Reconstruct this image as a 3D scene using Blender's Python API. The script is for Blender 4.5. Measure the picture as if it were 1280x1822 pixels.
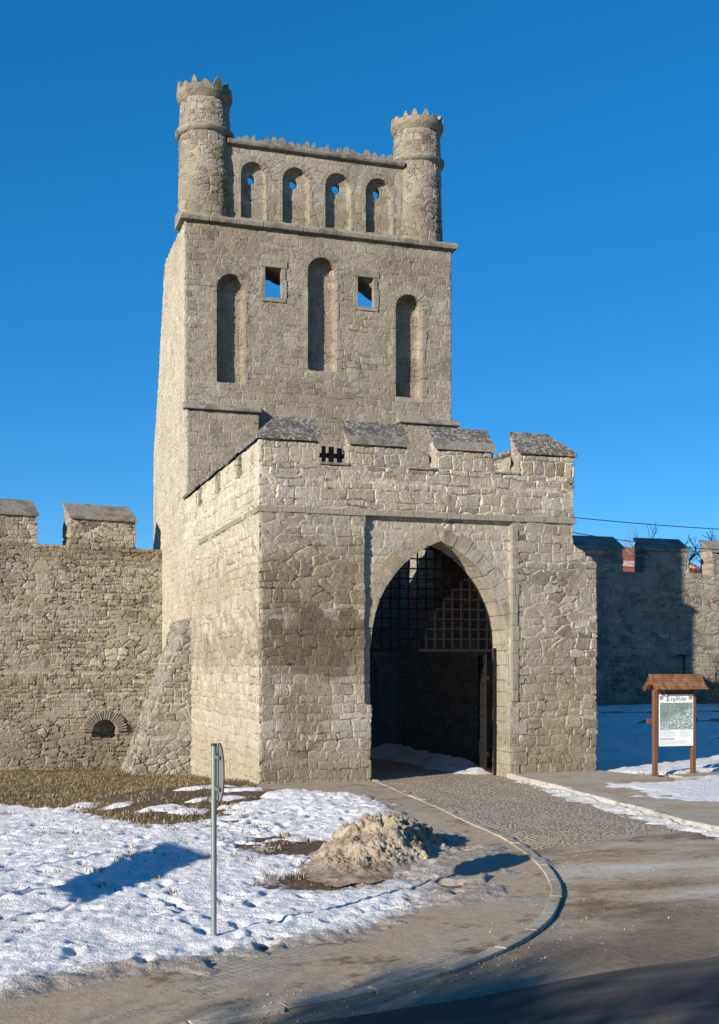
import bpy, bmesh, math, random
import numpy as np
from mathutils import Vector, Matrix
R = math.radians
for o in list(bpy.data.objects): bpy.data.objects.remove(o)
SC = bpy.context.scene
COL = SC.collection

# ---------------------------------------------------------------- camera
YAW = 17.7
cd = bpy.data.cameras.new("camera"); cam = bpy.data.objects.new("camera", cd); COL.objects.link(cam)
cam.location = (-6.043, -26.413, 2.63); cam.rotation_euler = (R(90), 0, R(-YAW))
cd.sensor_fit = 'HORIZONTAL'; cd.sensor_width = 36; cd.lens = 36*2126/1280
cd.shift_y = 279/1280; cd.clip_end = 3000; cd.clip_start = .1
SC.camera = cam

# ---------------------------------------------------------------- light
SUN_AZ, SUN_EL = 59.0, 17.5          # the light travels toward AZ degrees from +Y to +X
EXPO = 0.8
w = bpy.data.worlds.new("World"); SC.world = w; w.use_nodes = True
nt = w.node_tree; nt.nodes.clear()
sky = nt.nodes.new('ShaderNodeTexSky'); sky.sky_type = 'NISHITA'; sky.sun_disc = False
sky.sun_elevation = R(SUN_EL); sky.sun_rotation = R(180+SUN_AZ)
sky.altitude = 3000; sky.air_density = 1.0; sky.dust_density = 0; sky.ozone_density = 6.0
gm = nt.nodes.new('ShaderNodeGamma'); gm.inputs[1].default_value = .68
hs = nt.nodes.new('ShaderNodeHueSaturation'); hs.inputs['Saturation'].default_value = 1.36; hs.inputs['Value'].default_value = 1.28
bg = nt.nodes.new('ShaderNodeBackground'); bg.inputs[1].default_value = .115
out = nt.nodes.new('ShaderNodeOutputWorld')
nt.links.new(sky.outputs[0], gm.inputs[0]); nt.links.new(gm.outputs[0], hs.inputs['Color']); nt.links.new(hs.outputs[0], bg.inputs[0]); nt.links.new(bg.outputs[0], out.inputs[0])
sd = bpy.data.lights.new("sun", 'SUN'); sd.energy = 4.8; sd.angle = R(.53); sd.color = (1, .90, .76)
so = bpy.data.objects.new("sun", sd); COL.objects.link(so)
ld = Vector((math.sin(R(SUN_AZ))*math.cos(R(SUN_EL)), math.cos(R(SUN_AZ))*math.cos(R(SUN_EL)), -math.sin(R(SUN_EL))))
so.rotation_euler = ld.to_track_quat('-Z', 'Y').to_euler(); so.location = (-20, -30, 30)
SC.view_settings.view_transform = 'Standard'; SC.view_settings.look = 'None'
SC.view_settings.exposure = EXPO; SC.view_settings.gamma = 1
SC.render.engine = 'CYCLES'
SC.cycles.max_bounces = 6; SC.cycles.diffuse_bounces = 3

# ---------------------------------------------------------------- helpers: tagging
def tag(o, label=None, cat=None, group=None, kind=None):
    if label: o['label'] = label
    if cat: o['category'] = cat
    if group: o['group'] = group
    if kind: o['kind'] = kind
    return o
def empty(name, loc, label, cat, group=None, rz=0):
    o = bpy.data.objects.new(name, None); COL.objects.link(o); o.location = loc; o.rotation_euler = (0, 0, rz)
    o.empty_display_size = .3
    return tag(o, label, cat, group)
def link(name, me, mat, parent=None, smooth=False):
    o = bpy.data.objects.new(name, me); COL.objects.link(o); me.name = name
    if mat:
        me.materials.clear()
        for m in (mat if isinstance(mat, (list, tuple)) else [mat]): me.materials.append(m)
    if parent:
        o.parent = parent
    if smooth: me.polygons.foreach_set('use_smooth', [True]*len(me.polygons))
    return o
def place(o, parent):
    """keep world-built coordinates when the parent Empty is not at the origin"""
    o.matrix_parent_inverse = Matrix.LocRotScale(parent.location, parent.rotation_euler, None).inverted()
    return o
class MB:
    def __init__(s): s.v = []; s.f = []; s.m = []
    def add(s, vs, fs, m=0):
        b = len(s.v); s.v += [tuple(v) for v in vs]; s.f += [tuple(i+b for i in f) for f in fs]; s.m += [m]*len(fs)
    def box(s, x0, x1, y0, y1, z0, z1, m=0):
        v = [(x, y, z) for z in (z0, z1) for y in (y0, y1) for x in (x0, x1)]
        s.add(v, [(0, 2, 3, 1), (4, 5, 7, 6), (0, 1, 5, 4), (2, 6, 7, 3), (0, 4, 6, 2), (1, 3, 7, 5)], m)
    def prism(s, pts, axis, a, b, m=0):
        """polygon (2-D) extruded along axis: Y -> pts are (x,z), X -> (y,z), Z -> (x,y)"""
        n = len(pts)
        def P(p, t): return {'Y': (p[0], t, p[1]), 'X': (t, p[0], p[1]), 'Z': (p[0], p[1], t)}[axis]
        v = [P(p, a) for p in pts]+[P(p, b) for p in pts]
        f = [tuple(range(n)), tuple(range(2*n-1, n-1, -1))]+[(i, i+n, (i+1) % n+n, (i+1) % n) for i in range(n)]
        s.add(v, f, m)
    def slab(s, q, th, m=0):
        """four top corners, thickness straight down"""
        v = [tuple(p) for p in q]+[(p[0], p[1], p[2]-th) for p in q]
        s.add(v, [(0, 1, 2, 3), (7, 6, 5, 4)]+[(i, i+4, (i+1) % 4+4, (i+1) % 4) for i in range(4)], m)
    def tube(s, p0, p1, r0, r1=None, n=6, m=0, caps=True):
        r1 = r0 if r1 is None else r1
        p0 = Vector(p0); p1 = Vector(p1); d = (p1-p0)
        if d.length < 1e-6: return
        d.normalize(); a = d.cross(Vector((0, 0, 1)) if abs(d.z) < .9 else Vector((1, 0, 0))).normalized(); b = d.cross(a)
        v = [p0+(a*math.cos(t)+b*math.sin(t))*r0 for t in [2*math.pi*i/n for i in range(n)]]+[p1+(a*math.cos(t)+b*math.sin(t))*r1 for t in [2*math.pi*i/n for i in range(n)]]
        f = [(i, (i+1) % n, (i+1) % n+n, i+n) for i in range(n)]
        if caps: f += [tuple(range(n-1, -1, -1)), tuple(range(n, 2*n))]
        s.add(v, f, m)
    def lathe(s, cx, cy, prof, n=48, m=0):
        """profile [(r,z)...] bottom to top, closed with caps"""
        k = len(prof); v = []
        for i in range(n):
            t = 2*math.pi*i/n
            v += [(cx+r*math.cos(t), cy+r*math.sin(t), z) for r, z in prof]
        f = [(i*k+j, ((i+1) % n)*k+j, ((i+1) % n)*k+j+1, i*k+j+1) for i in range(n) for j in range(k-1)]
        f += [tuple(i*k for i in range(n-1, -1, -1)), tuple(i*k+k-1 for i in range(n))]
        s.add(v, f, m)
    def mesh(s):
        me = bpy.data.meshes.new('m'); me.from_pydata(s.v, [], s.f)
        me.polygons.foreach_set('material_index', s.m)
        bm = bmesh.new(); bm.from_mesh(me); bmesh.ops.recalc_face_normals(bm, faces=bm.faces); bm.to_mesh(me); bm.free()
        me.update(); return me
    def build(s, name, mat, parent=None, smooth=False): return link(name, s.mesh(), mat, parent, smooth)
def evaled(o):
    dg = bpy.context.evaluated_depsgraph_get(); dg.update()
    return bpy.data.meshes.new_from_object(o.evaluated_get(dg))
def cutmesh(block, cuts):
    """block minus cuts (all MB)"""
    o = link('tmp', block.mesh(), None); cs = []
    for c in cuts:
        co = link('tmpc', c.mesh(), None); cs.append(co)
        md = o.modifiers.new('b', 'BOOLEAN'); md.operation = 'DIFFERENCE'; md.solver = 'EXACT'; md.object = co
    me = evaled(o)
    for x in cs+[o]: bpy.data.objects.remove(x)
    return me
def masonry_body(name, blocks, voxel, mat, parent=None):
    """blocks: list of MB or (MB,[cuts]); joined, then voxel-remeshed so true displacement has vertices to move"""
    j = MB()
    for b in blocks:
        if isinstance(b, tuple):
            me = cutmesh(b[0], b[1]); j.add([v.co for v in me.vertices], [tuple(p.vertices) for p in me.polygons])
        else: j.add(b.v, b.f)
    me = bpy.data.meshes.new('m'); me.from_pydata(j.v, [], j.f); me.update()
    if not any(isinstance(b, tuple) for b in blocks):
        bm = bmesh.new(); bm.from_mesh(me); bmesh.ops.recalc_face_normals(bm, faces=bm.faces); bm.to_mesh(me); bm.free()
    o = link('tmp', me, None)
    md = o.modifiers.new('r', 'REMESH'); md.mode = 'VOXEL'; md.voxel_size = voxel; md.use_smooth_shade = True
    me2 = evaled(o); bpy.data.objects.remove(o)
    return link(name, me2, mat, parent, True)

# ---------------------------------------------------------------- numpy noise
def _h(ix, iy, s):
    n = (ix.astype(np.int64)*374761393+iy.astype(np.int64)*668265263+s*1442695041) & 0x7fffffff
    n = (n ^ (n >> 13))*1274126177 & 0x7fffffff
    n = (n ^ (n >> 16))*1911520717 & 0x7fffffff
    return ((n ^ (n >> 15)) & 0xffff)/65535.
def vnoise(x, y, s=0):
    ix = np.floor(x); iy = np.floor(y); fx = x-ix; fy = y-iy
    fx = fx*fx*(3-2*fx); fy = fy*fy*(3-2*fy)
    a = _h(ix, iy, s); b = _h(ix+1, iy, s); c = _h(ix, iy+1, s); d = _h(ix+1, iy+1, s)
    return (a*(1-fx)+b*fx)*(1-fy)+(c*(1-fx)+d*fx)*fy
def fbm(x, y, s=0, o=4):
    t = 0; a = .5; n = 0
    for i in range(o):
        t = t+a*vnoise(x*2**i+i*17.3, y*2**i-i*9.1, s+i*7); n += a; a *= .5
    return t/n
def sstep(x, a, b):
    t = np.clip((x-a)/(b-a), 0, 1); return t*t*(3-2*t)
def sdist(poly, X, Y):
    """signed distance, positive inside"""
    P = np.array(poly, float); d = np.full(X.shape, 1e9); ins = np.zeros(X.shape, bool)
    for i in range(len(P)):
        a = P[i]; b = P[(i+1) % len(P)]; e = b-a; L = (e*e).sum()+1e-12
        t = np.clip(((X-a[0])*e[0]+(Y-a[1])*e[1])/L, 0, 1)
        d = np.minimum(d, (X-a[0]-t*e[0])**2+(Y-a[1]-t*e[1])**2)
        c = (a[1] > Y) != (b[1] > Y)
        if abs(e[1]) > 1e-12: ins ^= c & (X < e[0]*(Y-a[1])/e[1]+a[0])
    return np.where(ins, 1, -1)*np.sqrt(d)
def spline(P, k=6):
    P = [Vector(p) for p in P]; Q = []
    for i in range(len(P)-1):
        a = P[max(i-1, 0)]; b = P[i]; c = P[i+1]; d = P[min(i+2, len(P)-1)]
        for j in range(k):
            t = j/k; Q.append(tuple(.5*((2*b)+(c-a)*t+(2*a-5*b+4*c-d)*t*t+(3*b-a-3*c+d)*t**3)))
    Q.append(tuple(P[-1])); return Q

# ---------------------------------------------------------------- node helper
class NT:
    def __init__(s, name):
        s.m = bpy.data.materials.new(name); s.m.use_nodes = True; s.t = s.m.node_tree; s.t.nodes.clear()
        s.o = s.t.nodes.new('ShaderNodeOutputMaterial'); s.b = s.t.nodes.new('ShaderNodeBsdfPrincipled')
        s.t.links.new(s.b.outputs[0], s.o.inputs[0]); s.b.inputs['Roughness'].default_value = .9
        s.b.inputs['Specular IOR Level'].default_value = .25
        s.tc = s.t.nodes.new('ShaderNodeTexCoord')
    def L(s, a, b):
        if isinstance(a, (int, float)): b.default_value = a
        elif isinstance(a, (tuple, list)): b.default_value = (tuple(a)+(1,))[:4] if b.type == 'RGBA' else tuple(a)[:3]
        else: s.t.links.new(a, b)
    def M(s, op, *a):
        n = s.t.nodes.new('ShaderNodeMath'); n.operation = op
        for i, x in enumerate(a): s.L(x, n.inputs[i])
        return n.outputs[0]
    def add(s, *a):
        r = a[0]
        for x in a[1:]: r = s.M('ADD', r, x)
        return r
    def mul(s, *a):
        r = a[0]
        for x in a[1:]: r = s.M('MULTIPLY', r, x)
        return r
    def sub(s, a, b): return s.M('SUBTRACT', a, b)
    def inv(s, a): return s.M('SUBTRACT', 1., a)
    def ss(s, x, a, b, c=0., d=1.):
        n = s.t.nodes.new('ShaderNodeMapRange'); n.interpolation_type = 'SMOOTHSTEP'
        for v, i in zip((x, a, b, c, d), range(5)): s.L(v, n.inputs[i])
        return n.outputs[0]
    def xyz(s, v=None):
        n = s.t.nodes.new('ShaderNodeSeparateXYZ'); s.L(v or s.tc.outputs['Object'], n.inputs[0]); return n.outputs
    def vec(s, x, y, z=0.):
        n = s.t.nodes.new('ShaderNodeCombineXYZ')
        for i, a in enumerate((x, y, z)): s.L(a, n.inputs[i])
        return n.outputs[0]
    def noise(s, vec=None, scale=1., detail=3., rough=.55, w=None, off=0., dim=None):
        n = s.t.nodes.new('ShaderNodeTexNoise')
        if w is not None: n.noise_dimensions = '1D'; s.L(w, n.inputs['W'])
        else:
            if off:
                a = s.t.nodes.new('ShaderNodeVectorMath'); a.operation = 'ADD'; s.L(vec or s.tc.outputs['Object'], a.inputs[0]); a.inputs[1].default_value = (off, off*.7, -off); vec = a.outputs[0]
            s.L(vec or s.tc.outputs['Object'], n.inputs['Vector'])
        n.inputs['Scale'].default_value = scale; n.inputs['Detail'].default_value = detail; n.inputs['Roughness'].default_value = rough
        return n.outputs[0]
    def vor(s, vec=None, scale=1., feat='F1', dim='3D', w=None, rnd=1.):
        n = s.t.nodes.new('ShaderNodeTexVoronoi'); n.voronoi_dimensions = dim; n.feature = feat
        if w is not None: s.L(w, n.inputs['W'])
        else: s.L(vec or s.tc.outputs['Object'], n.inputs['Vector'])
        n.inputs['Scale'].default_value = scale; n.inputs['Randomness'].default_value = rnd
        return n.outputs
    def white(s, *a):
        n = s.t.nodes.new('ShaderNodeTexWhiteNoise')
        if len(a) == 1: n.noise_dimensions = '1D'; s.L(a[0], n.inputs['W'])
        else: n.noise_dimensions = '3D'; s.L(s.vec(*a), n.inputs['Vector'])
        return n.outputs[0]
    def mix(s, f, a, b):
        n = s.t.nodes.new('ShaderNodeMix'); n.data_type = 'RGBA'; s.L(f, n.inputs[0]); s.L(a, n.inputs[6]); s.L(b, n.inputs[7]); return n.outputs[2]
    def fmix(s, f, a, b):
        n = s.t.nodes.new('ShaderNodeMix'); n.data_type = 'FLOAT'; s.L(f, n.inputs[0]); s.L(a, n.inputs[2]); s.L(b, n.inputs[3]); return n.outputs[0]
    def cmul(s, c, f):
        n = s.t.nodes.new('ShaderNodeVectorMath'); n.operation = 'SCALE'; s.L(c, n.inputs[0]); s.L(f, n.inputs[3]); return n.outputs[0]
    def ramp(s, f, stops):
        n = s.t.nodes.new('ShaderNodeValToRGB'); e = n.color_ramp.elements
        while len(e) < len(stops): e.new(.5)
        for k, (p, c) in enumerate(stops): e[k].position = p; e[k].color = tuple(c)+(1,)
        s.L(f, n.inputs[0]); return n.outputs[0]
    def attr(s, name):
        n = s.t.nodes.new('ShaderNodeAttribute'); n.attribute_name = name; return n.outputs['Fac']
    def col(s, c): s.L(c, s.b.inputs['Base Color']); return s
    def rough(s, r): s.L(r, s.b.inputs['Roughness']); return s
    def bump(s, h, dist=1., strength=1.):
        n = s.t.nodes.new('ShaderNodeBump'); n.inputs['Distance'].default_value = dist; n.inputs['Strength'].default_value = strength
        s.L(h, n.inputs['Height']); s.t.links.new(n.outputs[0], s.b.inputs['Normal']); return s
    def disp(s, h, scale=1.):
        n = s.t.nodes.new('ShaderNodeDisplacement'); n.inputs['Midlevel'].default_value = 0; n.inputs['Scale'].default_value = scale
        s.L(h, n.inputs['Height']); s.t.links.new(n.outputs[0], s.o.inputs['Displacement']); s.m.displacement_method = 'BOTH'; return s

def masonry(name, W=.42, H=.22, rub=.4, W2=.45, H2=.3, tones=None, mortar=(.43, .38, .30), joint=.02, relief=.035, smear=.35,
            umode='planar', cx=0, cy=0, rad=1., stains=(), warp=1., zfun=None, fine=.017, ashlar=None, mot=.5, bright=.80, flip=1.):
    n = NT(name); x, y, z = n.xyz()
    if umode == 'planar': u = n.M('SUBTRACT', x, y)
    elif umode == 'x': u = x
    elif umode == 'butt':
        gn = n.t.nodes.new('ShaderNodeNewGeometry'); u = n.fmix(n.M('GREATER_THAN', n.M('ABSOLUTE', n.xyz(gn.outputs['Normal'])[0]), .6), x, y)
    else: u = n.mul(n.M('ARCTAN2', n.sub(y, cy), n.sub(x, cx)), rad)
    P = n.vec(u, z, n.mul(x, .01))
    n1 = n.sub(n.noise(P, .9, 2), .5); n2 = n.sub(n.noise(P, 1.1, 2, off=31.), .5)
    n3 = n.sub(n.noise(P, 5., 2, off=11.), .5); n4 = n.sub(n.noise(P, 5.5, 2, off=53.), .5)
    uu = n.add(u, n.mul(n1, .35*warp), n.mul(n3, .10*warp)); vv = n.add(z, n.mul(n2, .22*warp), n.mul(n4, .09*warp))
    # coursed stones of random length
    rv = n.add(n.mul(vv, 1/H), n.mul(n.noise(w=vv, scale=.8/H, detail=0), 1.0)); r = n.M('FLOOR', rv); fv = n.sub(rv, r)
    dv = n.mul(n.M('MINIMUM', fv, n.inv(fv)), H)
    u1 = n.add(n.mul(uu, 1/W, n.add(n.mul(n.white(n.add(r, 7.3)), .7), .65)), n.mul(r, 37.71))
    ve = n.vor(w=u1, dim='1D', feat='DISTANCE_TO_EDGE', rnd=.85); vf = n.vor(w=u1, dim='1D', feat='F1', rnd=.85)
    e1 = n.M('SMOOTH_MIN', n.mul(ve[0], W), dv, .03); idp = vf['W'] if 'W' in vf else vf[3]
    id1 = n.white(idp, r, 1.)
    # uncoursed rubble
    q = n.vec(n.mul(uu, 1/W2), n.mul(vv, 1/H2)); re = n.vor(q, dim='2D', feat='DISTANCE_TO_EDGE'); rf = n.vor(q, dim='2D', feat='F1')
    e2 = n.mul(re[0], H2*.9); c2 = n.xyz(rf['Color']); id2 = c2[0]
    mk = n.ss(n.noise(P, .55, 2, off=77.), .5+(.5-rub)*.5-.01, .5+(.5-rub)*.5+.01)
    if ashlar: mk = n.mul(mk, ashlar(n, x, z))
    e = n.fmix(mk, e1, e2); idr = n.fmix(mk, id1, id2)
    id3 = n.white(idr, 3.3, 1.7); id4 = n.white(idr, 9.1, .7)
    jw = n.mul(n.add(.55, n.mul(n.noise(P, 2.3, 2, off=91.), .9)), joint); body = n.ss(e, n.mul(jw, .3), n.mul(jw, 1.7))
    sm = n.ss(n.add(n.noise(P, .8, 4, .62, off=19.), n.mul(n.sub(id3, .5), .12)), .56-smear*.35, .66-smear*.35)
    sm = n.mul(sm, .85)
    f1 = n.noise(None, 9., 5, .65); f2 = n.noise(None, 34., 3, .7, off=5.); f3 = n.noise(None, 2.6, 3, off=9.)
    pits = n.ss(n.noise(None, 17., 2, .5, off=41.), .60, .70)
    face = n.add(n.mul(body, n.add(.55, n.mul(id3, .75))), n.mul(n.ss(e, 0., .09), .25))
    rel = n.mul(face, n.inv(n.mul(sm, .72)), relief)
    h = n.add(rel, n.mul(n.sub(f1, .5), fine*3.2), n.mul(n.sub(f2, .5), fine*1.4), n.mul(n.M('ABSOLUTE', n.sub(n.noise(None, 15., 4, .72, off=71.), .5)), -fine*3.), n.mul(n.sub(f3, .5), .03), n.mul(pits, -fine*1.2), -relief*.72)
    tones = tones or [(0, (.20, .165, .115)), (.12, (.30, .255, .185)), (.3, (.33, .295, .235)), (.45, (.30, .285, .245)), (.6, (.385, .35, .28)), (.74, (.42, .39, .32)), (.86, (.36, .30, .20)), (1, (.26, .235, .19))]
    c = n.ramp(idr, tones)
    c = n.cmul(c, n.add(.70, n.mul(id4, .52)))
    mort = n.cmul(mortar, n.add(.8, n.mul(f1, .4)))
    c = n.mix(n.mul(n.inv(body), .75), c, mort)
    c = n.mix(n.mul(sm, .8), c, n.cmul((.37, .33, .262), n.add(.72, n.mul(f3, .5))))
    c = n.cmul(c, n.add(1-mot*.5, n.mul(f1, mot))); c = n.cmul(c, n.add(.80, n.mul(f2, .40)))
    c = n.cmul(c, n.inv(n.mul(n.ss(n.noise(None, .7, 5, .6, off=63.), .50, .72), .26)))
    c = n.cmul(c, n.inv(n.mul(n.ss(n.noise(None, 3.1, 5, .7, off=23.), .58, .70), .28)))
    st_ = n.ss(n.noise(n.vec(n.mul(u, 2.4), n.mul(z, .30)), 1., 5, .65, off=44.), .50, .68)
    c = n.mix(n.mul(st_, .38), c, n.cmul(c, .52))
    lm = n.ss(n.noise(None, 1.15, 5, .68, off=83.), .56, .66); c = n.mix(n.mul(lm, .45), c, n.cmul((.50, .47, .40), n.add(.65, n.mul(f1, .6))))
    # deep open joints here and there
    dj = n.mul(n.inv(n.ss(e, 0., joint*.8)), n.ss(n.noise(P, 1.9, 3, off=88.), .54, .60))
    c = n.mix(n.mul(dj, .7), c, (.07, .055, .04)); h = n.add(h, n.mul(dj, -relief*.9))
    c = n.mix(n.mul(pits, .35), c, (.12, .10, .075))
    nn = n.noise(P, 1.7, 5, .65, off=3.)
    for (sx, sz, rx, rz, k, colr) in stains:
        dx = n.mul(n.sub(x if umode != 'polar' else u, sx), 1/rx); dz = n.mul(n.sub(z, sz), 1/rz)
        d = n.M('SQRT', n.add(n.mul(dx, dx), n.mul(dz, dz)))
        m = n.ss(n.add(d, n.mul(n.sub(nn, .5), 1.9), n.mul(n.sub(id3, .5), .5)), 1.25, .45)
        c = n.mix(n.mul(m, k), c, n.cmul(colr, n.add(.6, n.mul(f1, .5), n.mul(id4, .35))))
    if zfun: c, h = zfun(n, c, h, x, y, z, e, idr, f1, nn)
    if bright != 1: c = n.cmul(c, bright)
    n.col(c); n.disp(h); n.b.inputs['Roughness'].default_value = .95
    return n.m

BROWN = (.20, .15, .095); DARK = (.13, .105, .075); OCHRE = (.27, .20, .12); PALE = (.44, .40, .33)
# the side that faces the open bank gets paler, creamier stone
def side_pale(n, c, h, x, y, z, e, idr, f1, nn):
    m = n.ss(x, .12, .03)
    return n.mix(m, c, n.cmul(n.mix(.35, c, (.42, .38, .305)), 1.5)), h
# front barbican: ashlar-like blocks above the string course, rubble below, brown weathered patch at lower left
def gate_extra(n, c, h, x, y, z, e, idr, f1, nn):
    m = n.mul(n.ss(n.add(z, n.mul(n.sub(nn, .5), 1.2)), 1.4, .0), .55)
    c = n.mix(m, c, n.cmul((.21, .165, .105), n.add(.6, n.mul(f1, .8))))
    inr = n.mul(n.ss(x, 2.52, 2.6), n.ss(x, 6.3, 6.22), n.ss(z, 6.2, 6.12), n.ss(z, 1.7, 1.85), n.ss(y, .3, .2))
    c = n.mix(n.mul(inr, .6), c, n.cmul((.43, .395, .32), n.add(.55, n.mul(f1, .55), n.mul(nn, .3)))); h = n.mul(h, n.inv(n.mul(inr, .45)))
    c = n.cmul(c, n.add(1., n.mul(n.ss(z, 6.2, 6.35), .16)))
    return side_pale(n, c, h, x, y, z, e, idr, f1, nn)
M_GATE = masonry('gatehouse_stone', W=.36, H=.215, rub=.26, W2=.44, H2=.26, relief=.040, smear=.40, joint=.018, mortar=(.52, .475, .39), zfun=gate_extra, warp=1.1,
    stains=[(1.0, 4.7, 1.5, .9, .7, BROWN), (1.2, 3.2, 2.0, .95, .9, (.125, .095, .06)), (1.0, 1.6, 1.4, .7, .6, (.19, .15, .10)), (7.4, 1.2, 1.3, 1.5, .45, OCHRE), (7.6, 2.8, .9, .8, .3, BROWN),
            (4.4, 5.8, 1.6, .35, .25, OCHRE), (.6, .4, 1.0, .6, .4, BROWN), (2.25, 1.5, .6, .8, .75, (.42, .39, .33)), (.35, 1.2, .35, .7, .5, (.42, .39, .33))],
    ashlar=lambda n, x, z: n.ss(n.add(z, 0.), 6.3, 6.2))
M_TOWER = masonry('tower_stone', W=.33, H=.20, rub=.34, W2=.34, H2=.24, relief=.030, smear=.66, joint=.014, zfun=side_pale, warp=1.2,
    stains=[(1.2, 15.9, 1.6, .9, .35, BROWN), (7.6, 15.6, 1.5, 1.0, .40, (.17, .135, .09)), (4.6, 11.4, 3.2, .9, .30, (.20, .165, .12)), (5.2, 14.0, 2.5, 1.2, .12, BROWN)])
M_WALL = masonry('town_wall_stone', bright=.93, W=.30, H=.145, rub=.36, W2=.40, H2=.24, relief=.05, smear=.18, joint=.016, umode='x', warp=1.3, mortar=(.40, .35, .27),
    stains=[(-2.5, 6.5, 5, .35, .5, (.17, .125, .08)), (-3, .0, 5, .8, .4, (.16, .13, .09)), (-6, 2.2, 2.5, 1.2, .25, OCHRE)])
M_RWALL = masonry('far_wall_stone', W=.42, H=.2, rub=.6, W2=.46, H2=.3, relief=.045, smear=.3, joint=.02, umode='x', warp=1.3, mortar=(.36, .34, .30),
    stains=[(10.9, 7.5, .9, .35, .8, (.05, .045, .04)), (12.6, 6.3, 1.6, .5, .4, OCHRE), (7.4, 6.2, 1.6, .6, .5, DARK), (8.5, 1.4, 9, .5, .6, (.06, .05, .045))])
M_TURRET = [masonry('turret_stone', W=.30, H=.19, rub=.5, W2=.32, H2=.22, relief=.03, smear=.35, joint=.014, umode='polar', cx=cx, cy=11.1, rad=.8, warp=.8,
    stains=[(-.9, 17.3, 1.4, .8, .5, (.19, .15, .10))]) for cx in (.78, 7.95)]
M_BUTT = masonry('buttress_stone', W=.36, H=.24, rub=.6, W2=.34, H2=.26, relief=.05, smear=.12, joint=.022, mortar=(.52, .49, .44), umode='butt', bright=.80)
def simple_stone(name, c1, c2, lich=0., scale=3., bumpd=.02, dark=(.05, .045, .04)):
    n = NT(name); f = n.noise(None, scale, 5, .65); g = n.noise(None, 22., 4, .7, off=4.)
    c = n.mix(f, c1, c2); c = n.cmul(c, n.add(.75, n.mul(g, .5)))
    if lich:
        l = n.ss(n.noise(None, 13., 5, .75, off=14.), .50, .56); c = n.mix(n.mul(l, lich), c, (.40, .39, .36))
        l2 = n.ss(n.noise(None, 5., 4, .7, off=24.), .60, .66); c = n.mix(n.mul(l2, lich*.5), c, (.33, .25, .11))
        d = n.ss(n.noise(None, 1.6, 4, .7, off=34.), .48, .6); c = n.mix(n.mul(d, .5), c, dark)
    x, y, z = n.xyz(); jt = n.ss(n.M('PINGPONG', n.add(x, n.mul(y, .6), n.mul(n.noise(None, .4, 1), .8)), .42), .0, .012)
    c = n.cmul(c, n.add(.55, n.mul(jt, .45)))
    n.col(c); n.bump(n.add(n.mul(f, .6), n.mul(g, .35), n.mul(jt, .2)), bumpd*2, 1.); return n.m
M_COPE = simple_stone('coping_stone', (.055, .052, .046), (.12, .113, .10), lich=.62)
M_COPE2 = simple_stone('wall_coping_stone', (.15, .14, .12), (.23, .21, .18), lich=.25)
M_TRIM = simple_stone('trim_stone', (.20, .18, .14), (.275, .25, .195), bumpd=.03)
M_CORN = simple_stone('cornice_stone', (.17, .155, .12), (.27, .25, .19), lich=.3)
M_CROWN = simple_stone('crown_stone', (.14, .125, .085), (.24, .215, .15), lich=.3)
n = NT('black_iron'); g = n.noise(None, 20., 3); n.col(n.mix(g, (.006, .006, .007), (.018, .017, .016))).rough(.85); n.b.inputs['Specular IOR Level'].default_value = .08; n.b.inputs['Metallic'].default_value = 0; M_IRON = n.m
n = NT('old_timber'); x, y, z = n.xyz(); g = n.noise(n.vec(n.mul(x, 14.), n.mul(y, 14.), z), 2., 4); n.col(n.mix(g, (.05, .035, .025), (.12, .09, .065))); M_TIMBER = n.m
n = NT('brown_wood'); x, y, z = n.xyz(); g = n.noise(n.vec(n.mul(x, 22.), n.mul(y, 22.), n.mul(z, 1.5)), 2., 5, .65); n.col(n.cmul(n.mix(g, (.085, .036, .016), (.175, .082, .038)), n.add(.8, n.mul(n.noise(None, 6., 3), .4)))).rough(.7); n.bump(g, .004); M_WOOD = n.m
n = NT('roof_shingle'); x, y, z = n.xyz(); cell = n.white(n.M('FLOOR', n.mul(x, 11.)), n.M('FLOOR', n.mul(z, 10.)), 2.); g = n.noise(None, 30., 4)
n.col(n.cmul(n.mix(cell, (.15, .068, .032), (.25, .135, .075)), n.add(.65, n.mul(g, .7)))).rough(.85); n.bump(g, .004); M_SHINGLE = n.m

# ================================================================ the barbican gatehouse
gate = empty('gatehouse', (0, 0, 0), 'low square gatehouse with pointed gate arch and sloped merlons in front of the tower', 'gatehouse')
CX, AW, ZS, ZA = 4.46, 1.75, 3.22, 5.68
def pointed(cx, w, zs, za, zb, k=14):
    h = za-zs; Rr = (w*w+h*h)/(2*w); pts = [(cx-w, zb), (cx+w, zb)]
    a1 = math.atan2(h, Rr-w)
    pts += [(cx+w-Rr+Rr*math.cos(a1*i/k), zs+Rr*math.sin(a1*i/k)) for i in range(k+1)]
    pts += [(cx-w+Rr-Rr*math.cos(a1*i/k), zs+Rr*math.sin(a1*i/k)) for i in range(k-1, -1, -1)]
    return pts
def roundarch(x0, x1, z0, z1, k=12):
    r = (x1-x0)/2; c = (x0+x1)/2
    return [(x0, z0), (x1, z0)]+[(c+r*math.cos(math.pi*i/k), z1-r+r*math.sin(math.pi*i/k)) for i in range(k+1)]
fw = MB(); fw.box(0, 7.95, 0, 1.0, -1.5, 7.35)
c1 = MB(); c1.prism([(2.55, 1.8), (6.27, 1.8), (6.27, 6.18), (2.55, 6.18)], 'Y', -.5, .13)
c2 = MB(); c2.prism(pointed(CX, AW, ZS, ZA, -2), 'Y', -.6, 1.6)
blocks = [(fw, [c1, c2])]
EV, RG, PT = 7.93, 8.46, .5
merl = [(0, 1.44), (2.12, 3.6), (4.28, 5.79), (6.43, 7.95)]
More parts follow.
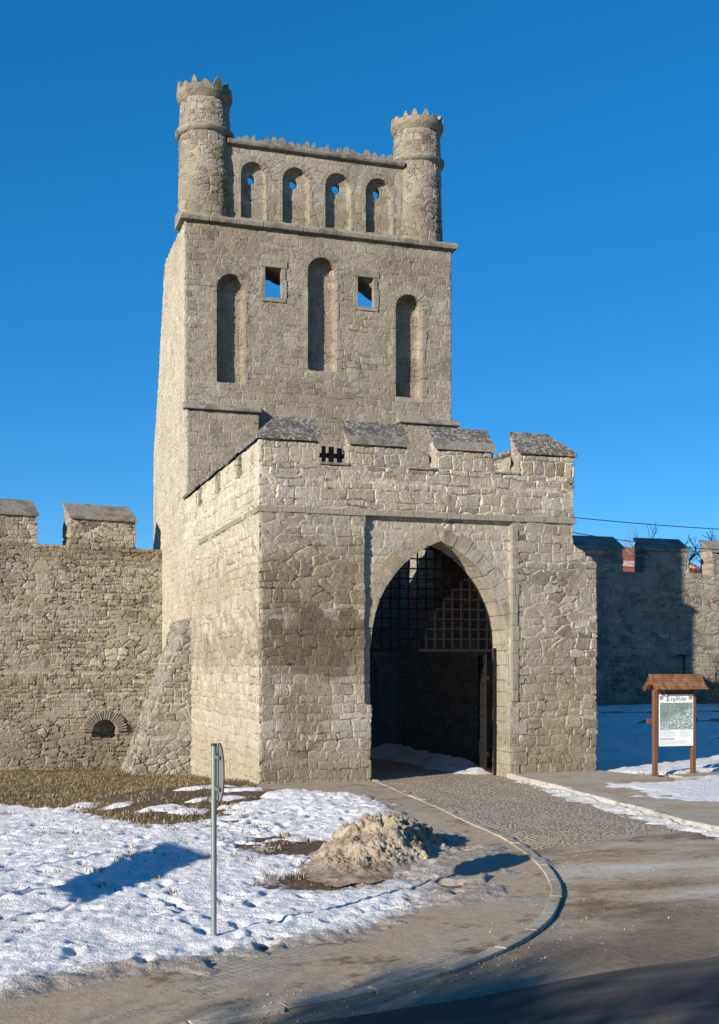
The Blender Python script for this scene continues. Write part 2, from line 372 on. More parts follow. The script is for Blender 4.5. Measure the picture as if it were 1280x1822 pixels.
for k, (a, b) in enumerate(merl):
    m = MB()
    if k == 0: a2 = .5
    else: a2 = a
    b2 = 7.45 if k == 3 else b
    z1 = RG-.1; z0 = EV-.1
    m.prism([(0, 7.2), (PT, 7.2), (PT, z1), (0, z0)], 'X', a2, b2); blocks.append(m)
def corner_block(xo, xi, ys):
    """merlon corner: two slopes meeting in a hip"""
    m = MB(); zl, zh = EV-.1, RG-.1
    v = [(xo, 0, 7.2), (xi, 0, 7.2), (xi, PT, 7.2), (xi, ys, 7.2), (xo, ys, 7.2), (xo, 0, zl), (xi, 0, zl), (xi, PT, zh), (xi, ys, zh), (xo, ys, zl)]
    m.add(v, [(0, 4, 3, 2, 1), (0, 1, 6, 5), (5, 6, 7), (5, 7, 8, 9), (0, 5, 9, 4), (4, 9, 8, 3), (1, 2, 7, 6), (2, 3, 8, 7)])
    return m
blocks.append(corner_block(0, .5, 1.94)); blocks.append(corner_block(7.95, 7.45, 1.94))
sidem = [(2.74, 4.54), (5.32, 7.27), (8.19, 10.4)]
for (xo, xi, xt) in ((0, .5, .85), (7.95, 7.45, 7.0)):
    s = MB(); s.box(min(xo, xt), max(xo, xt), .9, 10.5, -1.5, 7.3); blocks.append(s)
    for (a, b) in sidem:
        m = MB(); m.prism([(xo, 7.2), (xi, 7.2), (xi, RG-.1), (xo, EV-.1)], 'Y', a, b); blocks.append(m)
rx = MB(); rx.prism([(7.8, -1.5), (8.57, -1.5), (8.57, 5.26), (7.8, 5.80)], 'Y', 0, 10.4); blocks.append(rx)
masonry_body('wall', blocks, .04, M_GATE, gate)
# copings on the merlons
def coping(q, parent, mat, th=.09):
    m = MB(); m.slab(q, th); o = m.build('coping', mat, parent)
    bv = o.modifiers.new('b', 'BEVEL'); bv.width = .012; bv.segments = 2; return o
ov = .05; e_, r_ = EV, RG+.02
coping([(-ov, -ov, e_), (1.47, -ov, e_), (1.47, .5, r_), (.5, .5, r_)], gate, M_COPE)
for a, b in merl[1:3]: coping([(a-.03, -ov, e_), (b+.03, -ov, e_), (b+.03, .52, r_), (a-.03, .52, r_)], gate, M_COPE)
coping([(6.40, -ov, e_), (7.95+ov, -ov, e_), (7.45, .5, r_), (6.40, .5, r_)], gate, M_COPE)
coping([(-ov, -ov, e_-.003), (.5, .5, r_-.003), (.5, 1.97, r_-.003), (-ov, 1.97, e_-.003)], gate, M_COPE)
coping([(8.0, -ov, e_-.003), (8.0, 1.97, e_-.003), (7.45, 1.97, r_-.003), (7.45, .5, r_-.003)], gate, M_COPE)
for a, b in sidem:
    coping([(-ov, a-.03, e_), (.52, a-.03, r_), (.52, b, r_), (-ov, b, e_)], gate, M_COPE)
    coping([(8.0, a-.03, e_), (8.0, b, e_), (7.43, b, r_), (7.43, a-.03, r_)], gate, M_COPE)
for a, b in merl[1:3]:
    f_ = .24; m = MB(); m.slab([(a-.035, -ov-.004, e_+.004), (b+.035, -ov-.004, e_+.004), (b+.035, -ov+.57*f_, e_+(r_-e_)*f_+.006), (a-.035, -ov+.57*f_, e_+(r_-e_)*f_+.006)], .10); m.build('coping_edge', M_COPE2, gate)
def voussoirs(cx, zc, rin, w_, y0, y1, nv, name, mat, parent, a0=0, a1=math.pi, jit=.03, legs=None):
    m = MB()
    for i in range(nv):
        t0 = a0+(a1-a0)*(i+.04)/nv; t1 = a0+(a1-a0)*(i+.96)/nv; ro = rin+w_*(1+random.uniform(-jit*4, jit*4)); pr = y0-random.uniform(0, .006); q = []
        for yy in (pr, y1):
            for (tt, rr) in ((t0, rin), (t1, rin), (t1, ro), (t0, ro)): q.append((cx+rr*math.cos(tt), yy, zc+rr*math.sin(tt)))
        m.add(q, [(0, 1, 2, 3), (7, 6, 5, 4)]+[(j, j+4, (j+1) % 4+4, (j+1) % 4) for j in range(4)])
    if legs:
        for sg_ in (-1, 1):
            z = legs; 
            while z < zc-.02:
                h = min(random.uniform(.25, .42), zc-z); wd = w_*random.uniform(.2, .75); xa, xb = cx+sg_*rin, cx+sg_*(rin+wd)
                m.box(min(xa, xb), max(xa, xb), y0-random.uniform(0, .005), y1, z+.003, z+h-.003); z += h
    o = m.build(name, mat, parent); bv = o.modifiers.new('b', 'BEVEL'); bv.width = .008; return o
random.seed(41)
m = MB(); hh = ZA-ZS; Rr = (AW*AW+hh*hh)/(2*AW); aT = math.atan2(hh, Rr-AW); NVS = 9
for sg_ in (-1, 1):
    cxx = CX+sg_*(AW-Rr)
    for i in range(NVS):
        t0 = aT*(i+.015)/NVS; t1 = aT*(i+.985)/NVS; wd = .36+random.uniform(-.07, .07); q = []; pr = .122-random.uniform(0, .008); ri = Rr-.012
        for yy in (pr, 1.005):
            for (tt, rr) in ((t0, ri), (t1, ri), (t1, Rr+wd), (t0, Rr+wd)): q.append((cxx+sg_*rr*math.cos(tt), yy, ZS+rr*math.sin(tt)))
        m.add(q, [(0, 1, 2, 3), (7, 6, 5, 4)]+[(j, j+4, (j+1) % 4+4, (j+1) % 4) for j in range(4)])
z = -.1; k = 0
while z < ZS-.02:
    h = min(random.uniform(.28, .46), ZS-z); wd = .12+.20*(k % 2)+random.uniform(0, .06); xa = CX+AW-.012
    m.box(xa, xa+wd+.1, (-.004 if z+h < 1.8 else .12), 1.005, z+.004, z+h-.004); z += h; k += 1
M_DRESS = masonry('dressed_stone', W=2.5, H=2.2, rub=0, relief=.004, smear=.5, joint=.004, fine=.010, bright=.80)
o = m.build('arch_ring', M_DRESS, gate); bv = o.modifiers.new('b', 'BEVEL'); bv.width = .012; bv.segments = 2
# string course round front and side: stones butted end to end with small irregularities
random.seed(4)
m = MB(); x = -.045
while x < 7.98:
    l = min(random.uniform(.5, .95), 7.99-x)
    if 7.99-x-l < .2: l = 7.99-x
    p = random.uniform(.008, .02) if x < 2.4 else random.uniform(.02, .04); m.box(x+.004, x+l-.004, -p, .06, 6.19+random.uniform(-.01, .01), 6.33+random.uniform(-.012, .012)); x += l
y = .02
while y < 6.8:
    l = random.uniform(.5, .9); p = random.uniform(.006, .016); m.box(-p, .06, y+.07, y+.07+l-.008, 6.19, 6.32+random.uniform(-.01, .01)); y += l
o = m.build('string_course', M_TRIM, gate); bv = o.modifiers.new('b', 'BEVEL'); bv.width = .012; bv.segments = 2
# dressed jamb stones on the right edge of the recess and sills in the crenels
m = MB(); z = 1.84; k = 0
while z < 6.1:
    h = random.uniform(.28, .5); h = min(h, 6.17-z); wd = .15+random.uniform(0, .05)
    m.box(6.262, 6.262+wd, -.008-random.uniform(0, .006), .14, z+.002, z+h-.003); z += h; k += 1
o = m.build('jamb_stones', M_TRIM, gate); bv = o.modifiers.new('b', 'BEVEL'); bv.width = .012; bv.segments = 2
m = MB()
for a, b in ((1.44, 2.12), (3.6, 4.28), (5.79, 6.43)):
    m = MB(); m.box(a-.02, b+.02, -.03, .5, 7.33, 7.385); o = m.build('sill', M_COPE2, gate); bv = o.modifiers.new('b', 'BEVEL'); bv.width = .01
# unseen wall walk, deepened to darken the yard; timber rail shows through first crenel
m = MB(); m.box(.85, 7.0, 1.0, 7.3, 6.35, 6.55); m.build('wall_walk_shade_deck', M_TIMBER, gate)
m = MB()
for xx in np.arange(1.25, 2.3, .2): m.box(xx+.02*math.sin(xx*9), xx+.10, .62, .68, 6.6, 7.86+.06*math.sin(xx*17))
m.box(1.2, 2.4, .69, .76, 7.62, 7.72); m.box(1.2, 2.4, .69, .76, 7.0, 7.1)
mc = MB(); 
o = m.build('timber_screen', M_TIMBER, gate)
# iron grille in the head of the arch
GY = 1.08; ZB = 3.12
def arch_top(x, w=AW+.02):
    h = ZA-ZS; Rr = (w*w+h*h)/(2*w); dx = abs(x-CX)
    return ZS+math.sqrt(max(Rr*Rr-(dx+Rr-w)**2, 0))
m = MB(); xs = np.arange(CX-AW+.12, CX+AW-.05, .232)
for xx in xs: m.box(xx-.018, xx+.018, GY-.012, GY+.012, ZB, max(arch_top(xx), ZB+.05))
zz = ZB+.245
while zz < ZA-.05:
    h = ZA-ZS; Rr = (AW*AW+h*h)/(2*AW)
    hw = AW if zz < ZS else AW-Rr+math.sqrt(Rr*Rr-(zz-ZS)**2)
    m.box(CX-hw, CX+hw, GY-.026, GY-.0135, zz-.018, zz+.018)
    for xx in xs:
        if abs(xx-CX) < hw-.05: m.box(xx-.022, xx+.022, GY-.04, GY-.028, zz-.022, zz+.022)
    zz += .245
m.box(CX-AW, CX+AW, GY-.06, GY+.03, ZB-.07, ZB)
pp = pointed(CX, AW+.02, ZS, ZA, ZB)[2:]
for a, b in zip(pp[:-1], pp[1:]): m.tube((a[0], GY-.02, a[1]), (b[0], GY-.02, b[1]), .045, n=6)
gr = m.build('grille', M_IRON, gate)
for sx in (-1, 1):
    m = MB(); m.box(CX+sx*(AW-.035)-.04, CX+sx*(AW-.035)+.04, GY-.32, GY-.24, -.06, ZB+.02)
    m.build('gate_post', M_IRON, gate)
    m = MB(); xh = CX+sx*(AW-.14)
    ang = -R(17)*sx
    def LP(t, z, off=0): return (xh+math.sin(-ang)*t+off, GY+.03+math.cos(ang)*t, z)
    for t in np.arange(0.04, 1.55, .20): m.tube(LP(t, .1), LP(t, 3.0), .016, n=4)
    for z in np.arange(.35, 3.0, .27): m.tube(LP(0, z, -.02*sx), LP(1.5, z, -.02*sx), .016, n=4)
    for z in (.1, 3.0): m.tube(LP(0, z), LP(1.55, z), .035, n=4)
    for t in (0, 1.55): m.tube(LP(t, .1), LP(t, 3.0), .035, n=4)
    a, b = LP(0, .1, -.03*sx), LP(1.5, .1, -.03*sx)
    m.add([a, b, (b[0], b[1], .75), (a[0], a[1], .75), (a[0]-.01*sx, a[1], .1), (b[0]-.01*sx, b[1], .1), (b[0]-.01*sx, b[1], .75), (a[0]-.01*sx, a[1], .75)],
          [(0, 1, 2, 3), (7, 6, 5, 4), (0, 4, 5, 1), (3, 2, 6, 7), (0, 3, 7, 4), (1, 5, 6, 2)])
    lf = m.build('gate_leaf', M_IRON, gate)
    for z in (.5, 2.4):
        m = MB(); m.tube((xh+sx*.02, GY-.06, z-.06), (xh+sx*.02, GY-.06, z+.06), .035, n=8); m.build('hinge', M_IRON, lf)
# leaning buttress against the left side
bt = MB(); v = []
prof = [(.3, -1.2), (-1.98, -1.2), (-1.78, -.5), (-1.20, 1.1), (-.85, 2.1), (-.42, 3.3), (-.22, 4.05), (.3, 4.3)]
bt.prism(prof, 'Y', 9.1, 11.6)
masonry_body('buttress', [bt], .06, M_BUTT, gate)

# ================================================================ the tall tower
tower = empty('gate_tower', (4.4, 10.3, 0), 'tall stone tower with two round crowned turrets and blind arched niches', 'tower')
def T(o): return place(o, tower)
body = MB(); side = [(10.3, -1.5), (17.2, -1.5), (17.25, 8.15), (17.1, 10.57), (16.1, 12.4), (15.4, 14.2), (14.4, 16.5), (10.3, 16.5)]
body.prism(side, 'X', 0, 8.9)
cuts = []
for a, b, z0, z1 in ((1.02, 1.93, 11.57, 14.95), (3.95, 4.92, 12.16, 15.78), (6.92, 7.84, 11.54, 14.88)):
    c = MB(); c.prism(roundarch(a, b, z0, z1), 'Y', 9.5, 10.3+.38); cuts.append(c)
for a, b, drop in ((2.56, 3.09, .12), (5.62, 6.16, .24)):
    c = MB(); c.prism([(a, 14.33), (b, 14.33), (b, 15.29), (a, 15.29)], 'Y', 9.5, 10.5); cuts.append(c)
    c = MB(); top = [(a+(b-a)*t, 15.30-drop*t*t) for t in (1, .8, .6, .4, .2, 0)]
    c.prism([(a-.05, 14.15), (b+.42, 14.15), (b+.42, 15.28-drop*2)]+top+[(a-.05, 15.30)], 'Y', 10.48, 12.0); cuts.append(c)
c = MB(); c.box(1.2, 7.7, 11.5, 19, 13.6, 18); cuts.append(c)
c = MB(); c.prism(roundarch(2.9, 6.3, -2, 4.0), 'Y', 9.5, 18); cuts.append(c)
M_DRESS2 = masonry('tower_dressed_stone', W=2.5, H=2.2, rub=0, relief=.004, smear=.6, joint=.004, fine=.010, bright=.74)
random.seed(6)
for a, b, z0, z1 in ((1.02, 1.93, 11.57, 14.95), (3.95, 4.92, 12.16, 15.78), (6.92, 7.84, 11.54, 14.88)):
    T(voussoirs((a+b)/2, z1-(b-a)/2, (b-a)/2-.006, .28, 10.302, 10.66, 13, 'niche_arch', M_DRESS2, tower, legs=z0))
for a, b in ((2.56, 3.09), (5.62, 6.16)):
    m = MB(); g_ = .004
    m.box(a-.15, a+g_, 10.285, 10.5, 14.33, 14.80); m.box(a-.11, a+g_, 10.287, 10.5, 14.807, 15.28); m.box(b-g_, b+.17, 10.285, 10.5, 14.33, 14.93); m.box(b-g_, b+.13, 10.287, 10.5, 14.937, 15.28)
    m.box(a-.16, b+.18, 10.28, 10.5, 15.286, 15.50); m.box(a-.12, b+.14, 10.27, 10.5, 14.20, 14.325)
    o = T(m.build('window_frame', M_DRESS2, tower)); bv = o.modifiers.new('b', 'BEVEL'); bv.width = .01
pl = []
for a, b in ((0, 2.32), (6.95, 8.98)):
    m = MB(); m.box(a, b, 10.03, 10.5, -1.5, 10.62); pl.append(m)
T(masonry_body('wall', [(body, cuts)]+pl, .05, M_TOWER, tower))
for a, b in ((-.06, 2.37), (6.90, 9.05)):
    m = MB(); m.prism([(9.93, 10.60), (10.29, 10.60), (10.29, 10.86), (9.93, 10.68)], 'X', a, b)
    o = T(m.build('ledge', M_CORN, tower)); bv = o.modifiers.new('b', 'BEVEL'); bv.width = .015
# main cornice (sloped top)
m = MB(); x = -.14; random.seed(8)
while x < 9.04:
    l = random.uniform(.8, 1.3); l = min(l, 9.04-x); l = 9.04-x if 9.04-x-l < .3 else l
    d = random.uniform(-.012, .012)
    m.prism([(10.16+d, 16.48), (11.3, 16.48), (11.3, 16.9), (10.7, 16.86), (10.16+d, 16.66+d), (10.12+d, 16.60)], 'X', x+.004, x+l-.004); x += l
o = T(m.build('cornice', M_CORN, tower)); bv = o.modifiers.new('b', 'BEVEL'); bv.width = .02; bv.segments = 2
# parapet screen with four niches and peep holes
sc = MB(); sc.box(1.3, 7.4, 10.62, 11.1, 16.6, 19.15); cuts = []
for a, b in ((1.85, 2.67), (3.2, 4.09), (4.62, 5.49), (5.99, 6.91)):
    c = MB(); c.prism(roundarch(a, b, 16.9, 18.68), 'Y', 9.5, 10.62+.22); cuts.append(c)
for i, (a, b, z0, z1) in enumerate(((2.10, 2.37, 17.98, 18.38), (3.48, 3.77, 18.02, 18.42), (4.90, 5.20, 18.06, 18.44), (6.30, 6.58, 18.04, 18.46))):
    c = MB(); cz = (z0+z1)/2; cxh = (a+b)/2; rr = (z1-z0)/2*.8
    c.prism([(cxh+(b-a)/2*.88*math.cos(t), cz+rr*math.sin(t)) for t in [2*math.pi*(j+.5*(i % 2))/(6 if i != 2 else 10) for j in range(6 if i != 2 else 10)]], 'Y', 9.5, 12); cuts.append(c)
M_SCREEN = masonry('screen_stone', W=.4, H=.25, rub=.5, relief=.025, smear=.85, joint=.014, mot=.3, fine=.009, stains=[(4.5, 17.2, 3.2, .5, .45, BROWN)])
scr = T(masonry_body('parapet_screen', [(sc, cuts)], .04, M_SCREEN, tower))
for a, b in ((1.85, 2.67), (3.2, 4.09), (4.62, 5.49), (5.99, 6.91)):
    voussoirs((a+b)/2, 18.68-(b-a)/2, (b-a)/2-.006, .18, 10.622, 10.82, 11, 'niche_arch', M_DRESS2, scr, legs=16.9)
m = MB(); m.prism([(10.5, 19.12), (11.2, 19.12), (11.2, 19.27), (10.46, 19.27), (10.46, 19.2)], 'X', 1.4, 7.3)
o = m.build('screen_cornice', M_COPE2, scr); bv = o.modifiers.new('b', 'BEVEL'); bv.width = .02
m = MB(); x = 1.45; random.seed(3)
while x < 7.2:
    wd = random.uniform(.16, .27); h = random.uniform(.12, .30); k = random.uniform(.3, .7)
    b = x+wd; m.prism([(x, 19.25), (b, 19.25), (b-.01, 19.25+h*.55), (x+wd*(k+.18), 19.25+h), (x+wd*(k-.15), 19.25+h*.95), (x+.01, 19.25+h*.5)], 'Y', 10.55+random.uniform(-.02, .02), 10.75); x += wd+random.uniform(-.01, .05)
m.box(1.4, 7.3, 10.57, 10.95, 19.25, 19.33)
o = m.build('crest', M_COPE2, scr)
# corner turrets
for k, cx in enumerate((.78, 7.95)):
    cy = 11.1; m = MB()
    m.lathe(cx, cy, [(.86, 16.5), (.84, 17.3), (.81, 19.5), (.78, 20.6)], 64)
    tr = T(masonry_body('turret', [m], .045, M_TURRET[k], tower))
    m = MB(); m.lathe(cx, cy, [(.80, 19.34), (.87, 19.38), (.92, 19.46), (.92, 19.52), (.84, 19.56), (.78, 19.58)], 48)
    o = m.build('turret_ring', M_CORN, tr, True)
    m = MB(); m.lathe(cx, cy, [(.78, 20.44), (.84, 20.54), (.88, 20.62), (.875, 20.77), (.85, 20.80)], 48)
    o = m.build('crown_ring', M_CROWN, tr)
    NTH = 15
    for i in range(NTH):
        a = 2*math.pi*(i+.3*k)/NTH+random.uniform(-.04, .04); h = random.uniform(.15, .26); hw = .118+random.uniform(-.035, .03); a += random.uniform(-.05, .05)
        if random.random() < .25: h *= .55
        q = []; m = MB()
        for rr in (.868, .75):
            for (dt, z) in ((-hw, 20.79), (hw, 20.79), (hw*.75, 20.79+h*.45), (hw*.2, 20.79+h), (-hw*.2, 20.79+h), (-hw*.75, 20.79+h*.5)):
                t = a+dt/.86; q.append((cx+rr*math.cos(t), cy+rr*math.sin(t), z))
        m.add(q, [(5, 4, 3, 2, 1, 0), (6, 7, 8, 9, 10, 11)]+[(i2, (i2+1) % 6, (i2+1) % 6+6, i2+6) for i2 in range(6)])
        m.build('crown_tooth', M_CROWN if k == 0 else M_CORN, tr)

# ================================================================ town walls
lw = empty('town_wall', (0, 15, 0), 'left battlemented rubble stone wall with a small low arched niche, running up to the tower', 'wall', 'battlemented town walls', R(11))
wm = MB(); wm.box(-22, .8, 0, 1.3, -1.6, 6.75)
nc = MB(); nc.prism(roundarch(-2.43, -1.60, .30, .94), 'Y', -.5, .32)
blocks = [(wm, [nc])]
ml = [(-3.19, -.93), (-6.6, -4.27), (-9.95, -7.68), (-13.3, -11.03), (-16.7, -14.4)]
for a, b in ml:
    m = MB(); m.prism([(0, 6.6), (.9, 6.6), (.9, 8.16), (0, 7.64)], 'X', a, b); blocks.append(m)
masonry_body('wall', blocks, .055, M_WALL, lw)
for a, b in ml: coping([(a-.04, -.06, 7.72), (b+.04, -.06, 7.72), (b+.04, .93, 8.28), (a-.04, .93, 8.28)], lw, M_COPE2)
m = MB(); NV = 23; random.seed(5)
for i in range(NV):
    a0 = math.pi*(i+.12)/NV; a1 = math.pi*(i+.86)/NV; ro = .76+random.uniform(-.03, .03); q = []
    for yy in (-.05-random.uniform(0, .02), .1):
        for (aa, rr) in ((a0, .43), (a1, .43), (a1, ro), (a0, ro)):
            q.append((-2.02+rr*math.cos(aa), yy, .50+rr*.95*math.sin(aa)))
    m.add(q, [(0, 1, 2, 3), (7, 6, 5, 4)]+[(j, j+4, (j+1) % 4+4, (j+1) % 4) for j in range(4)])
o = m.build('arch_ring', M_TRIM, lw); bv = o.modifiers.new('b', 'BEVEL'); bv.width = .012

rw = empty('town_wall', (12, 19, 0), 'right battlemented rubble stone wall in blue shade behind the wooden notice board', 'wall', 'battlemented town walls')
wm = MB(); wm.box(8.6, 50, 19, 20.3, -.5, 6.8); blocks = [wm]; mr = [(18.09-3.34*2, 20.35-3.34*2), (18.09-3.34, 20.35-3.34), (18.09, 20.35)]+[(21.39+3.34*i, 23.63+3.34*i) for i in range(8)]
for a, b in mr:
    m = MB(); m.prism([(19, 6.7), (19.9, 6.7), (19.9, 8.28), (19, 7.76)], 'X', a, b); blocks.append(m)
place(masonry_body('wall', blocks, .075, M_RWALL, rw), rw)
for a, b in mr: place(coping([(a-.04, 18.94, 7.83), (b+.04, 18.94, 7.83), (b+.04, 19.93, 8.40), (a-.04, 19.93, 8.40)], rw, M_COPE2), rw)

# ================================================================ ground heights
CP = np.array([(0, 0, 0), (4, 0, 0), (8.5, 0, 0), (4, 5, 0), (4, 10, 0), (0, 9, -.52), (-3, 13, -.7), (-8, 10, -.7), (-6, -1, -.35), (-3.7, -13.8, -.3), (-6, -17, -.35),
    (-3, -17.5, -.3), (0, -17, -.22), (3, -17, -.15), (0, -8, -.15), (2, -4, -.03), (4, -8, -.05), (8, -8, -.03), (12, -8, 0), (12, 0, 0), (16, 4, 0), (20, -3, 0), (-3, 5, -.45), (-1.8, 9, -.5)])
def G0(X, Y):
    X = np.asarray(X, float); Y = np.asarray(Y, float); a = 0; b = 0
    for cx, cy, cz in CP:
        ww = 1/((cx-X)**2+(cy-Y)**2+.8)**1.6; a = a+ww*cz; b = b+ww
    z = a/b
    bank = 1.17*np.clip((Y-3.2)/15.2, 0, 1)**.9*sstep(X, 8.45, 10.5)
    return z+bank
def g1(x, y): return float(G0(np.array([x]), np.array([y]))[0])
kerbL = [(3.05, 3.5), (2.89, .47), (2.62, -2.77), (2.38, -5.48), (2.22, -7.28), (2.05, -8.9), (1.76, -10.42), (1.4, -11.76), (.94, -12.9), (.38, -13.86), (-.16, -14.57), (-.75, -15.17), (-1.32, -15.61),
    (-1.8, -15.91), (-2.46, -16.19), (-3.05, -16.39), (-3.59, -16.53), (-4.1, -16.66), (-6, -17.0), (-9, -17.4), (-14, -17.9)]
KL = spline(kerbL, 5)
kerbR = [(6.20, .06), (6.12, -.09), (5.98, -2.0), (5.93, -3.23), (5.67, -6.06), (5.48, -7.94), (5.35, -8.9), (5.6, -10.3), (6.6, -11.6), (8.5, -12.4), (14, -13.2)]
KR = spline(kerbR, 5)
snow_out = spline([(-14, -16.1), (-8, -15.75), (-5.86, -15.45), (-5.36, -15.13), (-4.83, -14.85), (-4.29, -14.82), (-3.71, -14.71), (-3.1, -14.54), (-2.42, -14.26), (-1.65, -13.87), (-.71, -13.2), (.05, -12.7), (.8, -11.7),
    (1.25, -10.4), (1.4, -9.2), (1.3, -8.2), (1.15, -7.2), (1.45, -5.6), (1.6, -3.9), (1.3, -2.4), (.7, -1.6), (.1, -1.6), (-.52, -2.6), (-1.49, -4.0), (-2.47, -5.0), (-3.3, -5.0), (-3.73, -2.9), (-4.48, -.9), (-5.6, .3), (-9, 1.2), (-14, 2)], 3)
walk = KL+[(-14, -16.0), (-6, -15.5), (-3, -14.4), (-.5, -12.8), (.4, -11.3), (.5, -9), (.6, -6), (.3, -3), (-.15, -.9), (-.1, .1), (2.7, .1), (2.7, 3.4)]
_e = spline([(-60, -17.2), (-14, -17.2), (-4.1, -17.0), (-3.12, -16.85), (-1.55, -16.66), (.89, -16.31), (3.5, -15.8), (8, -14.9), (20, -13.2), (60, -9)], 40)
main_road = [(p[0], p[1]+.16*float(fbm(np.array([p[0]*2.]), np.array([3.3]), 7)[0]-.5)+.04*math.sin(p[0]*9)) for p in _e]+[(60, -40), (-60, -40)]
carr = [(2.7, 10.5), (2.7, .5)]+[p for p in KL if p[1] < .6 and p[0] > -4.2]+[(-14, -17.9), (-14, -18.6), (0, -17.6), (40, -14.0), (40, -12.6), (14, -13.2)]+[p for p in KR][::-1]+[(6.2, .5), (6.95, 1.0), (6.95, 10.5)]
PAVE = walk; rightpave = KR[:30]
def axis(lo, hi, step, far):
    a = list(np.arange(lo, hi+1e-6, step)); s = step; x = hi
    while x < far: s *= 1.35; x += s; a.append(x)
    s = step; x = lo; b = []
    while x > -far: s *= 1.35; x -= s; b.append(x)
    return np.array(b[::-1]+a)
def grid_mesh(xs, ys, zf, keep=None):
    X, Y = np.meshgrid(xs, ys); Z = zf(X, Y); nx, ny = len(xs), len(ys)
    V = np.stack([X, Y, Z], -1).reshape(-1, 3)
    i = np.arange(nx*ny).reshape(ny, nx)
    F = np.stack([i[:-1, :-1], i[:-1, 1:], i[1:, 1:], i[1:, :-1]], -1).reshape(-1, 4)
    if keep is not None:
        K = keep(X, Y, Z).reshape(-1); F = F[K[F].any(1)]
        used = np.unique(F); mp = np.full(nx*ny, -1); mp[used] = np.arange(len(used)); V = V[used]; F = mp[F]
    me = bpy.data.meshes.new('grid'); me.vertices.add(len(V)); me.vertices.foreach_set('co', V.ravel())
    me.loops.add(F.size); me.loops.foreach_set('vertex_index', F.ravel().astype(np.int32)); me.polygons.add(len(F))
    me.polygons.foreach_set('loop_start', np.arange(0, F.size, 4, dtype=np.int32)); me.update(calc_edges=True); me.validate()
    me.polygons.foreach_set('use_smooth', [True]*len(me.polygons))
    return me, V
def vattr(me, name, a):
    at = me.attributes.new(name, 'FLOAT', 'POINT'); at.data.foreach_set('value', np.asarray(a, np.float32))
# ---- ground (soil, old grass, packed earth), one sheet to the horizon
def ground_z(X, Y):
    z = G0(X, Y); far = sstep(np.hypot(X, Y), 30, 90); z = z*(1-far)+-.3*far
    pv = np.maximum(sdist(PAVE, X, Y), sdist(carr, X, Y)); pv = np.maximum(pv, sdist(main_road, X, Y))
    rough = sstep(-pv, 0.05, .5)
    z = z+rough*(fbm(X*1.3, Y*1.3, 5)-.5)*.10+rough*(fbm(X*6, Y*6, 9)-.5)*.035-.012-sstep(pv, -.02, .06)*.03
    return z
me, V = grid_mesh(axis(-10, 17, .09, 900), axis(-19, 19, .085, 900), ground_z)
X, Y = V[:, 0], V[:, 1]
grass = sstep(-sdist(snow_out, X, Y), -.6, .1)*sstep(X, .3, -.2)*sstep(Y, -6.5, -4.5)
mud = np.exp(-(((X+1.6)/2.1)**2+((Y+1.6)/3.6)**2)*.9)
vattr(me, 'grass', grass); vattr(me, 'mud', mud)
sandy = sstep(-sdist(snow_out, X, Y), -.2, .15)*(1-grass)
vattr(me, 'sand', sandy)
n = NT('ground_soil'); f = n.noise(None, 1.3, 5, .6); g = n.noise(None, 14., 5, .75, off=6.); h2 = n.noise(None, 60., 3, .7)
soil = n.ramp(g, [(.3, (.045, .032, .02)), (.5, (.10, .07, .045)), (.7, (.19, .14, .09))])
dry = n.ramp(n.noise(None, 22., 5, .8, off=3.), [(.3, (.06, .045, .022)), (.48, (.15, .115, .055)), (.6, (.24, .19, .10)), (.75, (.36, .30, .18))])
dry = n.mix(n.ss(n.noise(None, .9, 4, off=8.), .52, .62), dry, n.ramp(g, [(.3, (.04, .035, .018)), (.7, (.15, .12, .06))]))
gm = n.mul(n.attr('grass'), n.inv(n.ss(n.add(n.mul(n.attr('mud'), 1.1), n.mul(n.sub(f, .5), 1.2)), .35, .7)))
c = n.mix(gm, soil, dry)
sa = n.ramp(g, [(.3, (.15, .11, .07)), (.5, (.28, .215, .145)), (.7, (.42, .34, .25))])
c = n.mix(n.attr('sand'), c, sa)
n.col(c); n.bump(n.add(n.mul(g, .03), n.mul(h2, .012)), 1., 1.)
gr = link('ground', me, n.m); tag(gr, kind='structure')

# ---- paved surfaces
def sheet(name, poly, step, lift, mat, x0, x1, y0, y1, extra=None):
    """grid cut close to the polygon, edge vertices snapped on to it"""
    P = np.array(poly)
    me, V = grid_mesh(np.arange(x0, x1, step), np.arange(y0, y1, step), lambda X, Y: G0(X, Y)+lift+(extra(X, Y) if extra else 0), lambda X, Y, Z: sdist(poly, X, Y) > 0)
    s = sdist(poly, V[:, 0], V[:, 1]); o = s < 0
    for i in np.where(o)[0]:
        p = V[i, :2]; best = None
        for k in range(len(P)):
            a = P[k]; b = P[(k+1) % len(P)]; e = b-a; t = np.clip(((p-a)@e)/((e@e)+1e-12), 0, 1); q = a+t*e; d = ((p-q)**2).sum()
            if best is None or d < best[0]: best = (d, q)
        V[i, :2] = best[1]
    V[o, 2] = G0(V[o, 0], V[o, 1])+lift
    me.vertices.foreach_set('co', V.ravel()); me.update()
    ob = link(name, me, mat); tag(ob, kind='structure'); return ob
